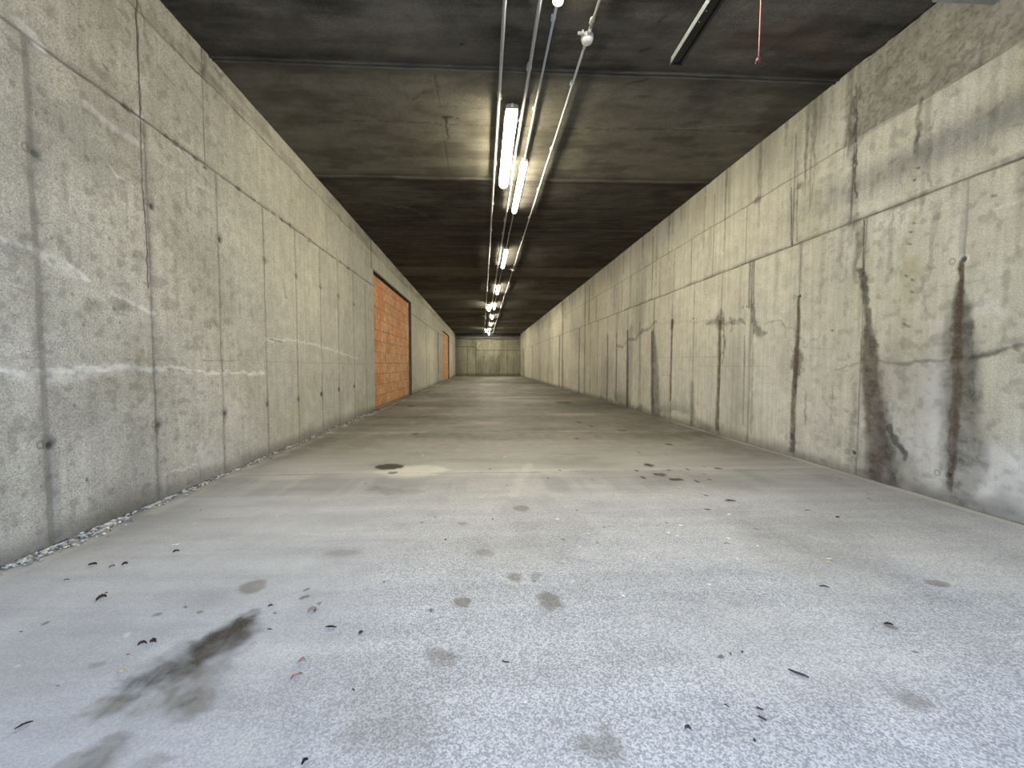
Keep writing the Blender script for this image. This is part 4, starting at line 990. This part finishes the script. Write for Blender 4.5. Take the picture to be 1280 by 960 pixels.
D = [
 ('leaf', 127, 750, 17, 55, M_LEAFBROWN, 'dark reddish-brown curled leaf on the floor left of the oil stain', 'leaf', .45, .7),
 ('leaf', 133, 742, 6, 10, M_LEAFDARK, 'tiny dark leaf bit just behind the curled reddish-brown leaf', 'leaf', .6, .4),
 ('leaf', 178, 807, 15, 35, M_LEAFBROWN, 'left of two curled brown leaf bits above the brown oil stain', 'leaf', .35, 1.0),
 ('leaf', 192, 804, 13, -5, M_LEAFBROWN, 'right of two curled brown leaf bits above the brown oil stain', 'leaf', .6, .8),
 ('leaf', 160, 819, 5, 20, M_LEAFDARK, 'tiny dark fleck between the curled leaf bits and the yellow leaf', 'leaf', .6, .3),
 ('leaf', 151, 842, 13, 35, M_LEAFCREAM, 'small bright yellow leaf left of the brown oil stain', 'leaf', .7, .3),
 ('bark', 30, 908, 18, 30, M_LEAFDARK, 'dark bark sliver at the lower left edge of the floor', 'bark', .35, .3),
 ('leaf', 220, 691, 11, 15, M_LEAFBROWN, 'brown leaf next to a pale sliver near the left wall', 'leaf', .5, .6),
 ('scrap', 220, 682, 12, 25, M_PAPER, 'pale sliver just behind a brown leaf near the left wall', 'scrap', .3, .3),
 ('leaf', 116, 706.5, 14, 5, M_LEAFDARK, 'dark flat leaf nearest the crumbled concrete by the left wall', 'leaf', .6, .3),
 ('leaf', 140, 710, 9, 30, M_LEAFTAN, 'pale curled leaf between a dark flat leaf and a brown leaf', 'leaf', .5, .9),
 ('leaf', 156, 706.5, 9, 40, M_LEAFBROWN, 'small brown leaf right of a pale curled leaf near the left wall', 'leaf', .6, .7),
 ('leaf', 83, 726, 9, 30, M_LEAFDARK, 'small grey-dark leaf bit close to the left wall foot', 'leaf', .4, .3),
 ('leaf', 26, 791, 8, 15, M_LEAFDARK, 'small dark leaf bit at the far left of the floor', 'leaf', .35, .3),
 ('leaf', 72, 859, 6, 20, M_LEAFDARK, 'small dark fleck left below the yellow leaf', 'leaf', .5, .3),
 ('leaf', 390, 765.5, 13, 20, M_LEAFTAN, 'tan leaf bit with dark tip, farthest of the middle-left litter', 'leaf', .45, .6),
 ('bark', 394, 764, 6, 50, M_LEAFDARK, 'black crumb against the tan leaf bit', 'bark', .7, .4),
 ('bark', 414, 784.5, 17, 8, M_LEAFDARK, 'black bark strip left of the round black pebble', 'bark', .28, .3),
 ('pebble', 451, 791, 7, 0, M_STONE, 'round black pebble on the pale floor right of the black strip', 'pebble', .8, .3),
 ('leaf', 377, 829, 10, 0, M_LEAFTAN, 'small tan leaf just above the longer tan leaf', 'leaf', .6, .7),
 ('leaf', 371, 848, 17, 38, M_LEAFTAN, 'longer tan leaf, the lower of the two tan leaves', 'leaf', .4, .5),
 ('leaf', 381, 955, 11, 45, M_LEAFDARK, 'dark leaf at the bottom edge of the floor', 'leaf', .6, .6),
 ('leaf', 337, 788, 8, 5, M_LEAFDARK, 'dark flat leaf bit right of the oil stain', 'leaf', .4, .3),
 ('leaf', 338, 759, 7, 30, M_LEAFBROWN, 'tiny brown leaf bit above the oil stain, right', 'leaf', .5, .5),
 ('pebble', 480, 728, 3, 0, M_STONE, 'tiny dark pebble on the middle floor', 'pebble', .5, .3),
 ('leaf', 442, 864, 6, -30, M_GREYBIT, 'grey crumb between the tan leaves and the bottom edge', 'leaf', .6, .5),
 ('twig', 632, 828, 12, -20, M_TWIG, 'short thin twig near the middle bottom of the floor', 'twig', .1, .3),
 ('twig', 998, 843, 26, -48, M_TWIG, 'dark split twig with pale core on the lower right floor', 'twig', .1, .3),
 ('leaf', 1036, 706, 9, -25, M_LEAFCREAM, 'cream leaf just below a white scrap on the right floor', 'leaf', .6, .6),
 ('scrap', 1036, 700, 10, 5, M_PAPER, 'white scrap just behind the cream leaf on the right floor', 'scrap', .4, .3),
 ('pebble', 1047, 647, 5, 0, M_STONE, 'black pebble nearest the right wall foot', 'pebble', .8, .3),
 ('leaf', 1030, 734, 13, -25, M_LEAFDARK, 'dark lance-shaped leaf below the cream leaf', 'leaf', .3, .3),
 ('leaf', 1111, 782, 12, -30, M_LEAFDARK, 'dark leaf on the right floor, farthest right of the dark leaves', 'leaf', .4, .3),
 ('bark', 1010, 639, 11, -5, M_LEAFDARK, 'thin dark sliver left of the black pebble by the right wall', 'bark', .2, .3),
 ('bark', 914, 627, 11, -8, M_LEAFDARK, 'thin dark sliver beyond the white scraps, toward the black spots', 'bark', .3, .3),
 ('scrap', 911, 644, 7, -5, M_PAPER, 'white scrap farthest back, below a thin dark sliver', 'scrap', .5, .3),
 ('scrap', 851, 658, 9, -12, M_PAPER, 'largest white scrap in the middle of the scattered scraps', 'scrap', .45, .3),
 ('scrap', 793, 658, 7, -10, M_PAPER, 'white scrap left of the largest white scrap', 'scrap', .4, .3),
 ('scrap', 735, 668.5, 8, 5, M_PAPER, 'leftmost of the bigger white scraps on the floor', 'scrap', .45, .3),
 ('scrap', 836, 667, 5, -15, M_PAPER, 'tiny white scrap left of a flat scrap under the largest one', 'scrap', .4, .3),
 ('scrap', 847, 671, 7, 0, M_PAPER, 'small flat white scrap just under the largest white scrap', 'scrap', .4, .3),
 ('scrap', 910, 674.5, 7, -20, M_PAPER, 'white scrap directly above a thin dark grey sliver', 'scrap', .5, .3),
 ('bark', 909, 680.5, 9, 0, M_GREYBIT, 'thin dark grey sliver directly under a white scrap', 'bark', .25, .3),
 ('scrap', 905.5, 690, 4, 0, M_PAPER, 'small white scrap below the dark grey sliver', 'scrap', .6, .3),
 ('scrap', 922, 700, 4, 20, M_PAPER, 'small round white scrap nearest the camera of the right scraps', 'scrap', .7, .3),
 ('scrap', 947, 683.5, 5, 0, M_PAPER, 'small white scrap farthest right of the scattered scraps', 'scrap', .5, .3),
 ('scrap', 887, 733, 8, 15, M_PAPER, 'narrow white scrap below the scattered scraps, near centre right', 'scrap', .35, .3),
 ('scrap', 778, 747, 9, -50, M_PAPER, 'narrow tilted white sliver right of the two dark damp spots', 'scrap', .4, .3),
 ('scrap', 725, 685, 5, 10, M_PAPER, 'small white scrap left of a small dark bit', 'scrap', .4, .3),
 ('bark', 746.5, 679.5, 6, -5, M_LEAFDARK, 'small dark bit between the small white scraps', 'bark', .35, .3),
 ('scrap', 716, 729, 6, 40, M_PAPER, 'small white crumb above the darkest round damp spot', 'scrap', .5, .3),
 ('scrap', 697, 650, 6, -25, M_PAPER, 'small white crumb far left of the white scraps', 'scrap', .5, .3),
 ('leaf', 912, 818, 7, 70, M_LEAFDARK, 'left of two short dark specks above the thin twigs', 'leaf', .4, .3),
 ('leaf', 927, 816, 7, 70, M_LEAFDARK, 'right of two short dark specks above the thin twigs', 'leaf', .4, .3),
 ('twig', 950, 887, 10, -42, M_TWIG, 'upper of two thin parallel twigs left of the split twig', 'twig', .1, .3),
 ('twig', 953, 899, 12, -38, M_TWIG, 'lower of two thin parallel twigs left of the split twig', 'twig', .1, .3),
 ('leaf', 908, 884, 7, -40, M_GREYBIT, 'grey leaf crumb left of the two thin parallel twigs', 'leaf', .5, .4),
 ('leaf', 860, 914, 10, -20, M_GREYBIT, 'curled grey leaf near the bottom centre right', 'leaf', .6, .7),
 ('pebble', 943, 926, 5, 0, M_STONE, 'dark pebble below the two thin parallel twigs', 'pebble', .6, .3),
 ('scrap', 657, 880, 9, 60, M_PAPER, 'pale flake near the bottom middle of the floor', 'scrap', .6, .3),
 ('pebble', 557, 675, 3, 0, M_STONE, 'tiny black pebble in the middle, beyond the damp spots', 'pebble', .6, .3),
 ('pebble', 616, 649.5, 3, 0, M_STONE, 'tiny black pebble left of a damp spot in the middle', 'pebble', .6, .3),
 ('scrap', 462, 518.5, 5, 0, M_PAPER, 'white crumb at the foot of the left wall before the brick infill', 'scrap', .7, .3),
]
for k_, u, v, w, a, m_, lab, cat, ratio, curl in D:
    place(k_, u, v, w, a, m_, lab, cat, None, ratio, curl)

# ------------------------------------------------------------------ LIGHT, CAMERA, VIEW
w = bpy.data.worlds.new('overcast_daylight'); SC.world = w; w.use_nodes = True
bg = w.node_tree.nodes['Background']
bg.inputs[0].default_value = (.47, .64, 1.0, 1); bg.inputs[1].default_value = 3.05

cam = bpy.data.cameras.new('camera'); co = bpy.data.objects.new('camera', cam); COL.objects.link(co)
cam.sensor_fit = 'HORIZONTAL'; cam.sensor_width = 36.0; cam.lens = FOC / 1280 * 36.0
cam.shift_x = (640 - PX) / 1280; cam.shift_y = 0.0
cam.clip_start = .02; cam.clip_end = 200
rot = Matrix((tuple(RT), tuple(UP), tuple(-FW))).transposed()
co.matrix_world = Matrix.Translation(Vector(CAM)) @ rot.to_4x4()
SC.camera = co

vs = SC.view_settings
SC.display_settings.display_device = 'sRGB'
vs.view_transform = 'Standard'; vs.look = 'None'; vs.gamma = 1.0; vs.use_curve_mapping = False
vs.exposure = 0.88
SC.cycles.use_denoising = True
SC.cycles.max_bounces = 8; SC.cycles.diffuse_bounces = 5
SC.cycles.sample_clamp_indirect = 6.0
